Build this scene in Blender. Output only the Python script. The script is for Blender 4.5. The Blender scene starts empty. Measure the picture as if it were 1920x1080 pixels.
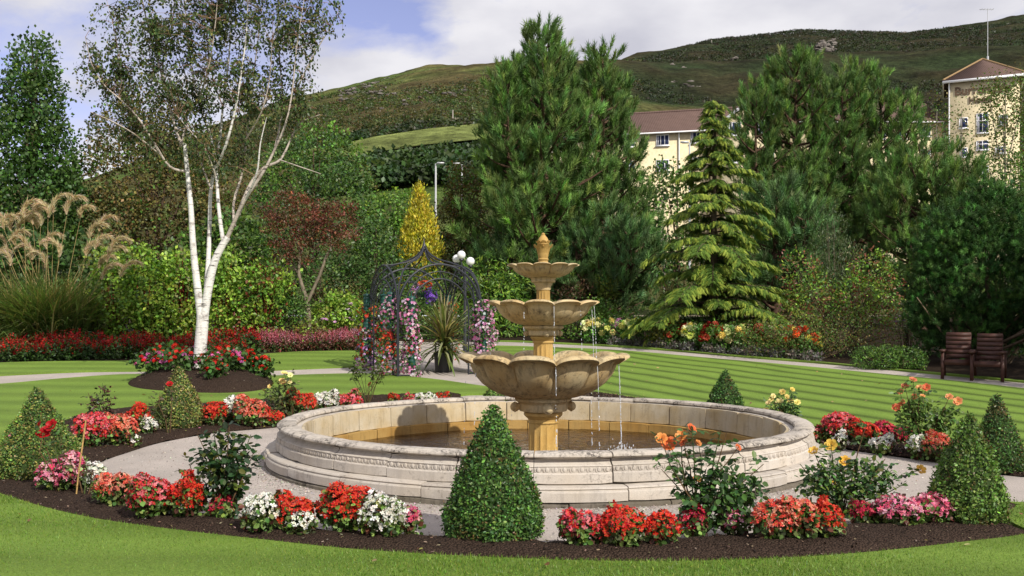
import bpy, math, random
import numpy as np
from mathutils import Vector, Matrix, noise as mnoise
from mathutils.geometry import delaunay_2d_cdt

sc = bpy.context.scene
COL = sc.collection
R = math.radians
PI = math.pi
rng = np.random.default_rng(7)
random.seed(7)

# ------------------------------------------------------------------ camera, sky, sun, exposure
FPX, HZ, EYE = 1756.0, 600.0, 1.72            # focal length and horizon in photo pixels, eye height in metres
cam = bpy.data.cameras.new('camera')
cam_o = bpy.data.objects.new('camera', cam)
COL.objects.link(cam_o)
cam.sensor_width = 36.0
cam.lens = 36.0 * FPX / 1920.0
cam.shift_y = (HZ - 540.0) / 1920.0
cam.clip_start = 0.1
cam.clip_end = 4000.0
cam_o.location = (0, 0, EYE)
cam_o.rotation_euler = (R(90), 0, 0)
sc.camera = cam_o

SUN_EL, SUN_AZ = R(38), math.atan2(0.60, -0.80)      # azimuth clockwise from +Y
world = bpy.data.worlds.new("World")
sc.world = world
world.use_nodes = True
wn, wl = world.node_tree.nodes, world.node_tree.links
wn.clear()


def wnode(t, **k):
    n = wn.new(t)
    for a, v in k.items():
        setattr(n, a, v)
    return n


sky = wnode('ShaderNodeTexSky', sky_type='NISHITA', sun_disc=False, sun_elevation=SUN_EL, sun_rotation=SUN_AZ)
sky.air_density, sky.dust_density, sky.ozone_density = 1.0, 0.6, 2.0
tc = wnode('ShaderNodeTexCoord')
mp = wnode('ShaderNodeMapping')
mp.inputs['Location'].default_value = (4.7, 0.0, 1.4)
mp.inputs['Scale'].default_value = (1.0, 1.0, 2.3)
wl.new(tc.outputs['Generated'], mp.inputs['Vector'])
n1 = wnode('ShaderNodeTexNoise')
n1.inputs['Scale'].default_value = 3.1
n1.inputs['Detail'].default_value = 9
n1.inputs['Roughness'].default_value = 0.56
n1.inputs['Distortion'].default_value = 0.25
wl.new(mp.outputs[0], n1.inputs['Vector'])
r1 = wnode('ShaderNodeValToRGB')
r1.color_ramp.elements[0].position = 0.36
r1.color_ramp.elements[0].color = (0, 0, 0, 1)
r1.color_ramp.elements[1].position = 0.47
r1.color_ramp.elements[1].color = (1, 1, 1, 1)
wl.new(n1.outputs['Fac'], r1.inputs['Fac'])
n2 = wnode('ShaderNodeTexNoise')
n2.inputs['Scale'].default_value = 5.2
n2.inputs['Detail'].default_value = 7
n2.inputs['Roughness'].default_value = 0.5
wl.new(mp.outputs[0], n2.inputs['Vector'])
r2 = wnode('ShaderNodeValToRGB')
r2.color_ramp.elements[0].position = 0.36
r2.color_ramp.elements[0].color = (6.0, 6.0, 6.8, 1)
r2.color_ramp.elements[1].position = 0.62
r2.color_ramp.elements[1].color = (8.7, 8.6, 9.0, 1)
wl.new(n2.outputs['Fac'], r2.inputs['Fac'])
mul = wnode('ShaderNodeMix', data_type='RGBA', blend_type='MULTIPLY')
mul.inputs['Factor'].default_value = 1.0
mul.inputs['B'].default_value = (1.95, 1.42, 1.55, 1)
wl.new(sky.outputs[0], mul.inputs['A'])
mx = wnode('ShaderNodeMix', data_type='RGBA')
wl.new(r1.outputs[0], mx.inputs['Factor'])
wl.new(mul.outputs['Result'], mx.inputs['A'])
wl.new(r2.outputs[0], mx.inputs['B'])
bg = wnode('ShaderNodeBackground')
bg.inputs['Strength'].default_value = 0.10
wl.new(mx.outputs['Result'], bg.inputs['Color'])
wo = wnode('ShaderNodeOutputWorld')
wl.new(bg.outputs[0], wo.inputs['Surface'])

sun = bpy.data.lights.new('sun', 'SUN')
sun.energy = 4.8
sun.angle = R(0.55)
sun.color = (1.0, 0.94, 0.84)
sun_o = bpy.data.objects.new('sun', sun)
COL.objects.link(sun_o)
sdir = Vector((math.sin(SUN_AZ) * math.cos(SUN_EL), math.cos(SUN_AZ) * math.cos(SUN_EL), math.sin(SUN_EL)))
sun_o.rotation_euler = sdir.to_track_quat('Z', 'Y').to_euler()
sun_o.location = sdir * 60

vs = sc.view_settings
vs.view_transform = 'Standard'
vs.look = 'None'
vs.exposure = 0.0
vs.gamma = 1.0
vs.use_curve_mapping = False
sc.render.engine = 'CYCLES'
sc.cycles.max_bounces = 8
sc.cycles.transparent_max_bounces = 12


# ------------------------------------------------------------------ terrain and photo-to-place helpers
def garden_z(y):
    s = np.asarray(y, float) - 13.5
    return 0.0275 * (s + np.sqrt(s * s + 1.0))


RIDGE_X = np.array([-2500, -600, 150, 400, 560, 640, 700, 800, 900, 1000, 1100, 1180, 1250, 1330, 1400, 1500, 1600, 1700, 1800, 1920, 2300, 4500], float)
RIDGE_P = np.array([420, 400, 330, 240, 187, 172, 155, 138, 128, 125, 123, 116, 99, 77, 70, 58, 61, 64, 52, 38, 40, 120], float)
RIDGE_A = (RIDGE_X - 960) / FPX
RIDGE_E = (HZ - RIDGE_P) / FPX


def ridge_y(a):
    return 600 + 250 * np.clip((a - 0.10) / 0.12, 0, 1)


def gz(x, y):
    x = np.asarray(x, float)
    y = np.asarray(y, float)
    base = garden_z(np.minimum(y, 50))
    yy = np.maximum(y, 50)
    a = x / yy
    s = (yy - 50) / (ridge_y(a) - 50)
    sc_ = np.clip(s, 0, 1)
    e = np.interp(a, RIDGE_A, RIDGE_E) * (1 - (1 - sc_) ** 2.5)
    return base + yy * np.where(s > 1, e - 0.12 * (s - 1), e)


def at(px, py):
    """ground point of the garden seen at photo pixel px, py"""
    lo, hi = 4.0, 60.0
    for _ in range(50):
        m = 0.5 * (lo + hi)
        if HZ + FPX * (EYE - float(garden_z(m))) / m > py:
            lo = m
        else:
            hi = m
    return Vector(((px - 960) / FPX * lo, lo, float(garden_z(lo))))


def W(px, py, Y):
    return Vector(((px - 960) / FPX * Y, Y, EYE + (HZ - py) / FPX * Y))


# ------------------------------------------------------------------ objects
def thing(name, label, cat, loc=(0, 0, 0), rot=0.0, group=None):
    o = bpy.data.objects.new(name, None)
    COL.objects.link(o)
    o.empty_display_size = 0.2
    o.location = loc
    o.rotation_euler = (0, 0, rot)
    o['label'] = label
    o['category'] = cat
    if group:
        o['group'] = group
    return o


def link(name, me, parent=None, kind=None, label=None):
    o = bpy.data.objects.new(name, me)
    COL.objects.link(o)
    if parent is not None:
        o.parent = parent
    if kind:
        o['kind'] = kind
    if label:
        o['label'] = label
    return o


def copy_tree(o, parent=None):
    c = o.copy()
    COL.objects.link(c)
    c.parent = parent
    for ch in list(o.children):
        copy_tree(ch, c)
    return c


class MB:
    """collects triangles (with a colour per point) into one mesh"""

    def __init__(s):
        s.V, s.F, s.C, s.n = [], [], [], 0

    def add(s, V, F, C=None):
        V = np.asarray(V, float).reshape(-1, 3)
        F = np.asarray(F, int).reshape(-1, 3)
        s.V.append(V)
        s.F.append(F + s.n)
        if C is None:
            C = np.full((len(V), 3), 0.5)
        C = np.asarray(C, float)
        if C.ndim == 1:
            C = np.tile(C, (len(V), 1))
        s.C.append(C)
        s.n += len(V)
        return s

    def quads(s, V, Q, C=None):
        Q = np.asarray(Q, int).reshape(-1, 4)
        return s.add(V, np.concatenate([Q[:, [0, 1, 2]], Q[:, [0, 2, 3]]]), C)

    def box(s, c, d, rz=0.0, M=None, C=None):
        d = np.asarray(d, float) / 2
        v = np.array([(x, y, z) for x in (-1, 1) for y in (-1, 1) for z in (-1, 1)], float) * d
        if M is not None:
            v = v @ np.array(M)[:3, :3].T
        elif rz:
            ca, sa = math.cos(rz), math.sin(rz)
            v = np.stack([v[:, 0] * ca - v[:, 1] * sa, v[:, 0] * sa + v[:, 1] * ca, v[:, 2]], 1)
        return s.quads(v + np.asarray(c, float), [(0, 1, 3, 2), (4, 6, 7, 5), (0, 4, 5, 1), (2, 3, 7, 6), (0, 2, 6, 4), (1, 5, 7, 3)], C)

    def beam(s, a, b, w, h, C=None, up=(0, 0, 1)):
        a, b = Vector(a), Vector(b)
        d = (b - a)
        L = d.length
        d.normalize()
        sd = d.cross(Vector(up))
        if sd.length < 1e-4:
            sd = Vector((1, 0, 0))
        sd.normalize()
        u = sd.cross(d)
        M = np.array([[d.x, sd.x, u.x], [d.y, sd.y, u.y], [d.z, sd.z, u.z]])
        return s.box((a + b) / 2, (L, w, h), M=M, C=C)

    def grid(s, P, C=None, close_u=False, close_v=False):
        """P: (nu, nv, 3) points"""
        nu, nv = P.shape[:2]
        iu = np.arange(nu if close_u else nu - 1)
        iv = np.arange(nv if close_v else nv - 1)
        A, B = np.meshgrid(iu, iv, indexing='ij')
        A, B = A.ravel(), B.ravel()
        A2, B2 = (A + 1) % nu, (B + 1) % nv
        Q = np.stack([A * nv + B, A2 * nv + B, A2 * nv + B2, A * nv + B2], 1)
        return s.quads(P.reshape(-1, 3), Q, C)

    def tube(s, pts, rad, sides=6, C=None, caps=True):
        pts = np.asarray([tuple(p) for p in pts], float)
        n = len(pts)
        rad = np.broadcast_to(np.asarray(rad, float), (n,))
        t = np.gradient(pts, axis=0)
        t /= np.linalg.norm(t, axis=1)[:, None] + 1e-9
        ref = np.array([0.0, 0, 1]) if abs(t[0, 2]) < 0.9 else np.array([1.0, 0, 0])
        rings = []
        u = np.cross(t[0], ref)
        ang = np.arange(sides) * 2 * PI / sides
        for i in range(n):
            u = u - t[i] * np.dot(u, t[i])
            u /= np.linalg.norm(u) + 1e-9
            v = np.cross(t[i], u)
            rings.append(pts[i] + rad[i] * (np.cos(ang)[:, None] * u + np.sin(ang)[:, None] * v))
        P = np.array(rings)
        s.grid(P, C, close_v=True)
        if caps:
            for k in (0, n - 1):
                ring = P[k]
                f = [(0, i, i + 1) for i in range(1, sides - 1)]
                s.add(ring, f, C)
        return s

    def lathe(s, prof, seg=32, c=(0, 0, 0), C=None):
        prof = np.asarray(prof, float)
        a = np.arange(seg) * 2 * PI / seg
        P = np.stack([prof[:, 0][:, None] * np.cos(a), prof[:, 0][:, None] * np.sin(a), np.broadcast_to(prof[:, 1][:, None], (len(prof), seg))], -1) + np.asarray(c, float)
        return s.grid(P, C, close_v=True)

    def ball(s, c, r, seg=10, rings=6, C=None):
        r = np.broadcast_to(np.asarray(r, float), (3,))
        t = np.linspace(-PI / 2, PI / 2, rings + 1)
        a = np.arange(seg) * 2 * PI / seg
        P = np.stack([np.cos(t)[:, None] * np.cos(a) * r[0], np.cos(t)[:, None] * np.sin(a) * r[1], np.broadcast_to((np.sin(t) * r[2])[:, None], (rings + 1, seg))], -1) + np.asarray(c, float)
        return s.grid(P, C, close_v=True)

    def mesh(s, name, mat, smooth=False, sharp=None):
        V, F, C = np.concatenate(s.V), np.concatenate(s.F), np.concatenate(s.C)
        me = bpy.data.meshes.new(name)
        me.vertices.add(len(V))
        me.vertices.foreach_set('co', V.astype(np.float32).ravel())
        me.loops.add(len(F) * 3)
        me.loops.foreach_set('vertex_index', F.astype(np.int32).ravel())
        me.polygons.add(len(F))
        me.polygons.foreach_set('loop_start', np.arange(0, len(F) * 3, 3, dtype=np.int32))
        if smooth:
            me.polygons.foreach_set('use_smooth', np.ones(len(F), dtype=bool))
        at_ = me.attributes.new('col', 'FLOAT_COLOR', 'POINT')
        at_.data.foreach_set('color', np.concatenate([C, np.ones((len(C), 1))], 1).astype(np.float32).ravel())
        me.update(calc_edges=True)
        if smooth and sharp:
            me.set_sharp_from_angle(angle=R(sharp))
        me.materials.append(mat)
        return me

    def obj(s, name, mat, parent=None, kind=None, smooth=False, sharp=None, label=None):
        return link(name, s.mesh(name, mat, smooth, sharp), parent, kind, label)


def unit(v):
    return v / (np.linalg.norm(v, axis=-1, keepdims=True) + 1e-9)


def rsphere(n):
    return unit(rng.normal(size=(n, 3)))


def cards(mb, P, U, N, L, Wd, T, cols, flag_col=None):
    """a copy of template T (verts u,v,w ; tris ; flags) at every P, along U, facing N"""
    tv, tf = T[0], T[1]
    n, k = len(P), len(tv)
    if n == 0:
        return
    L = np.broadcast_to(np.asarray(L, float), (n,))
    Wd = np.broadcast_to(np.asarray(Wd, float), (n,))
    U = np.asarray(U, float)
    if len(T) > 2:                      # flowers keep their facing
        U = np.cross(N, U)
        N = np.broadcast_to(N, U.shape)
    u = unit(U)
    v = unit(np.cross(N, u))
    w = np.cross(u, v)
    V = P[:, None, :] + (tv[None, :, 0] * L[:, None])[..., None] * u[:, None, :] + (tv[None, :, 1] * Wd[:, None])[..., None] * v[:, None, :] + (tv[None, :, 2] * Wd[:, None])[..., None] * w[:, None, :]
    F = (tf[None] + (np.arange(n) * k)[:, None, None]).reshape(-1, 3)
    C = np.repeat(np.asarray(cols, float)[:, None, :], k, axis=1)
    if len(T) > 2 and flag_col is not None:
        fl = T[2][None, :, None]
        C = C * (1 - fl) + np.asarray(flag_col, float) * fl
    mb.add(V.reshape(-1, 3), F, C.reshape(-1, 3))


A_ = np.array
LEAF = (A_([(0, 0, 0), (.45, .5, .12), (1, 0, 0), (.45, -.5, .12)], float), A_([(0, 2, 1), (0, 3, 2)]))
OVAL = (A_([(0, 0, 0), (.3, .42, .08), (.7, .38, .06), (1, 0, -.06), (.7, -.38, .06), (.3, -.42, .08), (.5, 0, -.03)], float),
        A_([(6, 1, 0), (6, 2, 1), (6, 3, 2), (6, 4, 3), (6, 5, 4), (6, 0, 5)]))
BLADE = (A_([(0, .5, 0), (0, -.5, 0), (1, 0, 0)], float), A_([(0, 1, 2)]))
BEND = (A_([(0, .5, 0), (0, -.5, 0), (.4, .42, .0), (.4, -.42, .0), (.75, .3, -1.2), (.75, -.3, -1.2), (1, 0, -3.0)], float), A_([(0, 1, 3), (0, 3, 2), (2, 3, 5), (2, 5, 4), (4, 5, 6)]))


def flower_template(k=4, cup=.35, wide=.62, centre=.13):
    v, f, fl = [(0, 0, 0)], [], [0.0]
    for i in range(k):
        a = 2 * PI * i / k
        big = 1.0 if (k != 4 or i % 2 == 0) else .72
        b = len(v)
        for (r, da) in ((.62, -wide), (1.0, -.25), (1.0, .25), (.62, wide)):
            r *= big
            v.append((r * math.cos(a + da), r * math.sin(a + da), cup * r))
            fl.append(0.0)
        f += [(0, b, b + 1), (0, b + 1, b + 2), (0, b + 2, b + 3)]
    b = len(v)
    for i in range(4):
        a = PI / 2 * i
        v.append((centre * math.cos(a), centre * math.sin(a), .2))
        fl.append(1.0)
    f += [(b, b + 1, b + 2), (b, b + 2, b + 3)]
    return (A_(v, float), A_(f), A_(fl))


FLOWER4 = flower_template(4)
FLOWER5 = flower_template(5, .3, .5, .1)


def tuft_template(n=28, splay=.98, seed=1, w=.034, span=.5):
    r = np.random.default_rng(seed)
    v, f = [], []
    for i in range(n):
        s = span * i / n
        a = 2.4 * i + r.uniform(-.3, .3)
        d = np.array([math.cos(splay), math.sin(splay) * math.cos(a), math.sin(splay) * math.sin(a)])
        if i >= n - 3:
            d = unit(d + np.array([1.2, 0, 0]))
        p = np.array([s, 0, 0])
        sd = unit(np.cross(d, r.normal(size=3)))
        b = len(v)
        l = .42 * r.uniform(.8, 1.2)
        v += [tuple(p + sd * w), tuple(p - sd * w), tuple(p + d * l)]
        f.append((b, b + 1, b + 2))
    return (A_(v, float), A_(f))


TUFT = tuft_template()
TUFT_FINE = tuft_template(22, 1.0, 3, .04, .5)
CANDLE = tuft_template(26, .62, 5, .034, .8)


def pick(pal, n, jit=.22, hue=.10):
    pal = np.asarray(pal, float)
    c = pal[rng.integers(0, len(pal), n)]
    return np.clip(c * np.exp(rng.normal(0, jit, (n, 1))) * np.exp(rng.normal(0, hue, (n, 3))), .004, .9)


def lobe_points(lobes, n, lo=.8, hi=1.04):
    lb = np.asarray(lobes, float)
    area = (lb[:, 3] * lb[:, 4] + lb[:, 3] * lb[:, 5] + lb[:, 4] * lb[:, 5])
    i = rng.choice(len(lb), n, p=area / area.sum())
    d = rsphere(n)
    f = rng.uniform(lo, hi, (n, 1))
    P = lb[i, :3] + d * lb[i, 3:] * f
    N = unit(d / lb[i, 3:])
    return P, N


def foliage(mb, lobes, n, L, Wd, pal, T=LEAF, clump=7, spread=.12, up=.35, rand=.8, fill=.22, hang=0.0, along=.5, zmin=None, jit=.22, upright=0.0, lo=.8, flag_col=None):
    """leaves in clumps spread through a crown made of ellipsoid lobes"""
    lb = np.asarray(lobes, float)
    m = max(4, n // clump)
    k = int(m * fill)
    P, N = lobe_points(lobes, m - k, lo, 1.04)
    P2, N2 = lobe_points(lobes, k, .35, .8)
    P, N = np.concatenate([P, P2]), np.concatenate([N, N2])
    # drop what lies deep inside another lobe
    deep = np.zeros(len(P), bool)
    for l in lb:
        deep |= (((P - l[:3]) / l[3:]) ** 2).sum(1) < .30
    P, N = P[~deep], N[~deep]
    cc = pick(pal, len(P), jit)
    P = np.repeat(P, clump, 0) + rng.normal(0, spread, (len(P) * clump, 3))
    N = np.repeat(N, clump, 0)
    C = np.repeat(cc, clump, 0) * np.exp(rng.normal(0, .12, (len(P), 1)))
    if zmin is not None:
        ok = P[:, 2] > zmin
        P, N, C = P[ok], N[ok], C[ok]
    q = len(P)
    U = N * along + rsphere(q) * .8 + np.array([0, 0, upright - hang])
    NN = N * .8 + np.array([0, 0, up]) + rsphere(q) * rand
    s = rng.uniform(.7, 1.25, q)
    cards(mb, P, U, NN, L * s, Wd * s, T, C, flag_col)


def plobes(Y, rows, loc, depth=.9):
    """lobes given in photo pixels at distance Y, relative to loc: (px, py, rx, ry[, dY])"""
    out = []
    for r in rows:
        dy = r[4] if len(r) > 4 else 0.0
        p = W(r[0], r[1], Y + dy) - Vector(loc)
        k = (Y + dy) / FPX
        out.append((p.x, p.y, p.z, r[2] * k, max(.25, r[2] * k * depth), r[3] * k))
    return out


# ------------------------------------------------------------------ materials
def new_mat(name):
    m = bpy.data.materials.new(name)
    m.use_nodes = True
    nt = m.node_tree
    nt.nodes.clear()
    return m, nt


def N_(nt, t, ins=None, **k):
    n = nt.nodes.new(t)
    for a, v in k.items():
        setattr(n, a, v)
    for a, v in (ins or {}).items():
        if isinstance(v, bpy.types.NodeSocket):
            nt.links.new(v, n.inputs[a])
        else:
            n.inputs[a].default_value = v
    return n


def rgba(c):
    return (c[0], c[1], c[2], 1)


def ramp(nt, fac, stops):
    n = nt.nodes.new('ShaderNodeValToRGB')
    e = n.color_ramp.elements
    while len(e) < len(stops):
        e.new(0.5)
    for i, (p, c) in enumerate(stops):
        e[i].position = p
        e[i].color = rgba(c) if not isinstance(c, (int, float)) else (c, c, c, 1)
    nt.links.new(fac, n.inputs['Fac'])
    return n.outputs['Color']


def noise_(nt, scale, detail=5, rough=.55, vec=None, dist=0.0):
    ins = {'Scale': scale, 'Detail': detail, 'Roughness': rough, 'Distortion': dist}
    if vec is not None:
        ins['Vector'] = vec
    return N_(nt, 'ShaderNodeTexNoise', ins).outputs['Fac']


def mix(nt, f, a, b, mode='MIX'):
    n = nt.nodes.new('ShaderNodeMix')
    n.data_type = 'RGBA'
    n.blend_type = mode
    for key, v in (('Factor', f), ('A', a), ('B', b)):
        if isinstance(v, bpy.types.NodeSocket):
            nt.links.new(v, n.inputs[key])
        elif key == 'Factor':
            n.inputs[key].default_value = v
        else:
            n.inputs[key].default_value = rgba(v)
    return n.outputs['Result']


def math_(nt, op, a, b=0.0):
    n = nt.nodes.new('ShaderNodeMath')
    n.operation = op
    for i, v in enumerate((a, b)):
        if isinstance(v, bpy.types.NodeSocket):
            nt.links.new(v, n.inputs[i])
        else:
            n.inputs[i].default_value = v
    return n.outputs[0]


def finish(nt, base, rough=.6, spec=.3, bump=None, bstr=.3, bdist=.02, metal=0.0):
    p = N_(nt, 'ShaderNodeBsdfPrincipled')
    for key, v in (('Base Color', base), ('Roughness', rough), ('Specular IOR Level', spec), ('Metallic', metal)):
        if isinstance(v, bpy.types.NodeSocket):
            nt.links.new(v, p.inputs[key])
        elif key == 'Base Color':
            p.inputs[key].default_value = rgba(v)
        else:
            p.inputs[key].default_value = v
    if bump is not None:
        b = N_(nt, 'ShaderNodeBump', {'Strength': bstr, 'Distance': bdist, 'Height': bump})
        nt.links.new(b.outputs[0], p.inputs['Normal'])
    o = N_(nt, 'ShaderNodeOutputMaterial')
    nt.links.new(p.outputs[0], o.inputs['Surface'])
    return p


def world_pos(nt):
    return N_(nt, 'ShaderNodeNewGeometry').outputs['Position']


def mat_leaf(name, trans=.3, rough=.45, spec=.35):
    m, nt = new_mat(name)
    c = N_(nt, 'ShaderNodeAttribute', attribute_name='col').outputs['Color']
    p = N_(nt, 'ShaderNodeBsdfPrincipled', {'Base Color': c, 'Roughness': rough, 'Specular IOR Level': spec})
    t = N_(nt, 'ShaderNodeBsdfTranslucent', {'Color': mix(nt, 1.0, c, (1.25, 1.35, .7), 'MULTIPLY')})
    x = N_(nt, 'ShaderNodeMixShader', {'Fac': trans})
    nt.links.new(p.outputs[0], x.inputs[1])
    nt.links.new(t.outputs[0], x.inputs[2])
    o = N_(nt, 'ShaderNodeOutputMaterial')
    nt.links.new(x.outputs[0], o.inputs['Surface'])
    return m


def mat_petal(name):
    m, nt = new_mat(name)
    c = N_(nt, 'ShaderNodeAttribute', attribute_name='col').outputs['Color']
    p = N_(nt, 'ShaderNodeBsdfPrincipled', {'Base Color': c, 'Roughness': .5, 'Specular IOR Level': .25})
    t = N_(nt, 'ShaderNodeBsdfTranslucent', {'Color': c})
    x = N_(nt, 'ShaderNodeMixShader', {'Fac': .25})
    nt.links.new(p.outputs[0], x.inputs[1])
    nt.links.new(t.outputs[0], x.inputs[2])
    o = N_(nt, 'ShaderNodeOutputMaterial')
    nt.links.new(x.outputs[0], o.inputs['Surface'])
    return m


def mat_vcol(name, rough=.7, spec=.2, scale=14, amount=.35):
    """point colour broken up by noise: bark, soil chips, painted iron"""
    m, nt = new_mat(name)
    c = N_(nt, 'ShaderNodeAttribute', attribute_name='col').outputs['Color']
    n = noise_(nt, scale, 6, .6, world_pos(nt))
    v = ramp(nt, n, [(.3, 1 - amount), (.7, 1 + amount)])
    finish(nt, mix(nt, 1.0, c, v, 'MULTIPLY'), rough, spec, n, .35, .02)
    return m


def mat_plain(name, col, rough=.5, spec=.4, metal=0.0, scale=20, amount=.12, bstr=.15):
    m, nt = new_mat(name)
    n = noise_(nt, scale, 5, .6, world_pos(nt))
    v = ramp(nt, n, [(.3, 1 - amount), (.7, 1 + amount)])
    finish(nt, mix(nt, 1.0, col, v, 'MULTIPLY'), rough, spec, n, bstr, .01, metal)
    return m


def mat_stone(name, base, warm, dark, stain=.5, lichen=.5, rough=.85, streak=.4, lo=.50):
    """weathered carved stone: warm staining, lichen spots, streaks running down"""
    m, nt = new_mat(name)
    pos = world_pos(nt)
    oi = N_(nt, 'ShaderNodeObjectInfo').outputs['Random']
    n1 = noise_(nt, 2.2, 5, .6, pos)
    c = mix(nt, ramp(nt, n1, [(.38, 0.0), (.68, stain)]), base, warm)
    mpn = N_(nt, 'ShaderNodeMapping', {'Vector': pos, 'Scale': (9, 9, 1.1)}).outputs[0]
    n2 = noise_(nt, 1.6, 6, .65, mpn)
    c = mix(nt, ramp(nt, n2, [(.50, 0.0), (.72, streak)]), c, dark)
    n3 = noise_(nt, 34, 6, .7, pos)
    n3b = noise_(nt, 5, 4, .6, pos)
    spots = math_(nt, 'MULTIPLY', ramp(nt, n3, [(lo + .01, 0.0), (lo + .10, 1.0)]), ramp(nt, n3b, [(lo, 0.0), (lo + .12, lichen)]))
    c = mix(nt, spots, c, dark)
    n4 = noise_(nt, 120, 4, .7, pos)
    c = mix(nt, 1.0, c, ramp(nt, n4, [(.25, .82), (.75, 1.14)]), 'MULTIPLY')
    c = mix(nt, 1.0, c, ramp(nt, oi, [(0, .86), (1, 1.08)]), 'MULTIPLY')
    hb = math_(nt, 'ADD', math_(nt, 'MULTIPLY', n3, .6), n4)
    finish(nt, c, rough, .2, hb, .28, .012)
    return m


LEAFM = mat_leaf('leaf')
GLOSSY = mat_leaf('glossy_leaf', .22, .42, .32)
NEEDLE = mat_leaf('needle', .18, .55, .2)
PETAL = mat_petal('petal')
BARK = mat_vcol('bark', .9, .1, 9, .4)
STEM = mat_vcol('stem', .8, .15, 30, .3)

# ------------------------------------------------------------------ ground materials
def mat_lawn(name, stripes):
    m, nt = new_mat(name)
    pos = world_pos(nt)
    sep = N_(nt, 'ShaderNodeSeparateXYZ', {'Vector': pos})
    if stripes:                                   # mower lines: a light pass, then a narrow dark edge
        wob = noise_(nt, .6, 2, .5, pos)
        d = math_(nt, 'ADD', math_(nt, 'MULTIPLY', sep.outputs['X'], .85), math_(nt, 'MULTIPLY', sep.outputs['Y'], .52))
        d = math_(nt, 'ADD', d, math_(nt, 'MULTIPLY', wob, .45))
        f = math_(nt, 'FRACT', math_(nt, 'DIVIDE', d, .82))
        st = ramp(nt, f, [(0.0, .48), (.08, .58), (.22, 1.0), (.55, 1.18), (.80, 1.0), (.94, .54), (1.0, .48)])
    else:
        wob = noise_(nt, .35, 2, .5, pos)
        d = math_(nt, 'ADD', math_(nt, 'MULTIPLY', sep.outputs['Y'], .98), math_(nt, 'MULTIPLY', sep.outputs['X'], .06))
        d = math_(nt, 'ADD', d, math_(nt, 'MULTIPLY', wob, .5))
        f = math_(nt, 'FRACT', math_(nt, 'DIVIDE', d, 1.1))
        st = ramp(nt, f, [(0.0, .80), (.12, .92), (.35, 1.08), (.5, 1.1), (.62, .96), (.88, .84), (1.0, .80)])
    n1 = noise_(nt, 1.1, 5, .6, pos)
    c = mix(nt, n1, (.122, .205, .032), (.20, .30, .048))
    n2 = noise_(nt, 55, 4, .75, pos)
    c = mix(nt, 1.0, c, ramp(nt, n2, [(.25, .52), (.75, 1.42)]), 'MULTIPLY')
    n3 = noise_(nt, 9, 4, .7, pos)
    c = mix(nt, ramp(nt, n3, [(.62, 0.0), (.78, .45)]), c, (.24, .25, .05))
    c = mix(nt, 1.0, c, st, 'MULTIPLY')
    finish(nt, c, .75, .15, n2, .7, .03)
    return m


LAWN_STRIPED = mat_lawn('striped_turf', True)
LAWN_SOFT = mat_lawn('turf', False)


def mat_gravel():
    m, nt = new_mat('fine_gravel')
    pos = world_pos(nt)
    n1 = noise_(nt, .9, 5, .6, pos)
    c = mix(nt, ramp(nt, n1, [(.35, 0.0), (.7, 1.0)]), (.37, .33, .295), (.49, .43, .385))
    n2 = noise_(nt, 90, 3, .8, pos)
    c = mix(nt, 1.0, c, ramp(nt, n2, [(.3, .66), (.7, 1.25)]), 'MULTIPLY')
    n3 = noise_(nt, 3.5, 6, .7, pos)
    c = mix(nt, ramp(nt, n3, [(.58, 0.0), (.76, .5)]), c, (.25, .22, .19))
    finish(nt, c, .9, .15, n2, .5, .012)
    return m


GRAVEL = mat_gravel()


def mat_mulch(name, a, b):
    m, nt = new_mat(name)
    pos = world_pos(nt)
    v = N_(nt, 'ShaderNodeTexVoronoi', {'Vector': pos, 'Scale': 55.0})
    n = noise_(nt, 12, 6, .7, pos)
    c = mix(nt, n, a, b)
    c = mix(nt, 1.0, c, ramp(nt, v.outputs['Distance'], [(0.05, 1.5), (.6, .55)]), 'MULTIPLY')
    finish(nt, c, .95, .1, v.outputs['Distance'], .8, .03)
    return m


MULCH = mat_mulch('bark_mulch', (.034, .022, .016), (.085, .056, .040))
SOIL = mat_mulch('soil', (.03, .02, .013), (.055, .038, .025))


# ------------------------------------------------------------------ ground plan, traced as curves on the ground
def curve(pts, closed=True, step=.14, px=True):
    p = [at(*q) if px else Vector((q[0], q[1], 0)) for q in pts]
    p = np.array([(v.x, v.y) for v in p])
    n = len(p)
    out = []
    for i in range(n if closed else n - 1):
        a, b, c, d = p[(i - 1) % n] if (closed or i > 0) else p[0], p[i], p[(i + 1) % n], p[(i + 2) % n] if (closed or i + 2 < n) else p[-1]
        k = max(1, int(np.linalg.norm(c - b) / step))
        for t in np.arange(k) / k:
            out.append(.5 * ((2 * b) + (-a + c) * t + (2 * a - 5 * b + 4 * c - d) * t * t + (-a + 3 * b - 3 * c + d) * t ** 3))
    return np.array(out)


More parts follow.
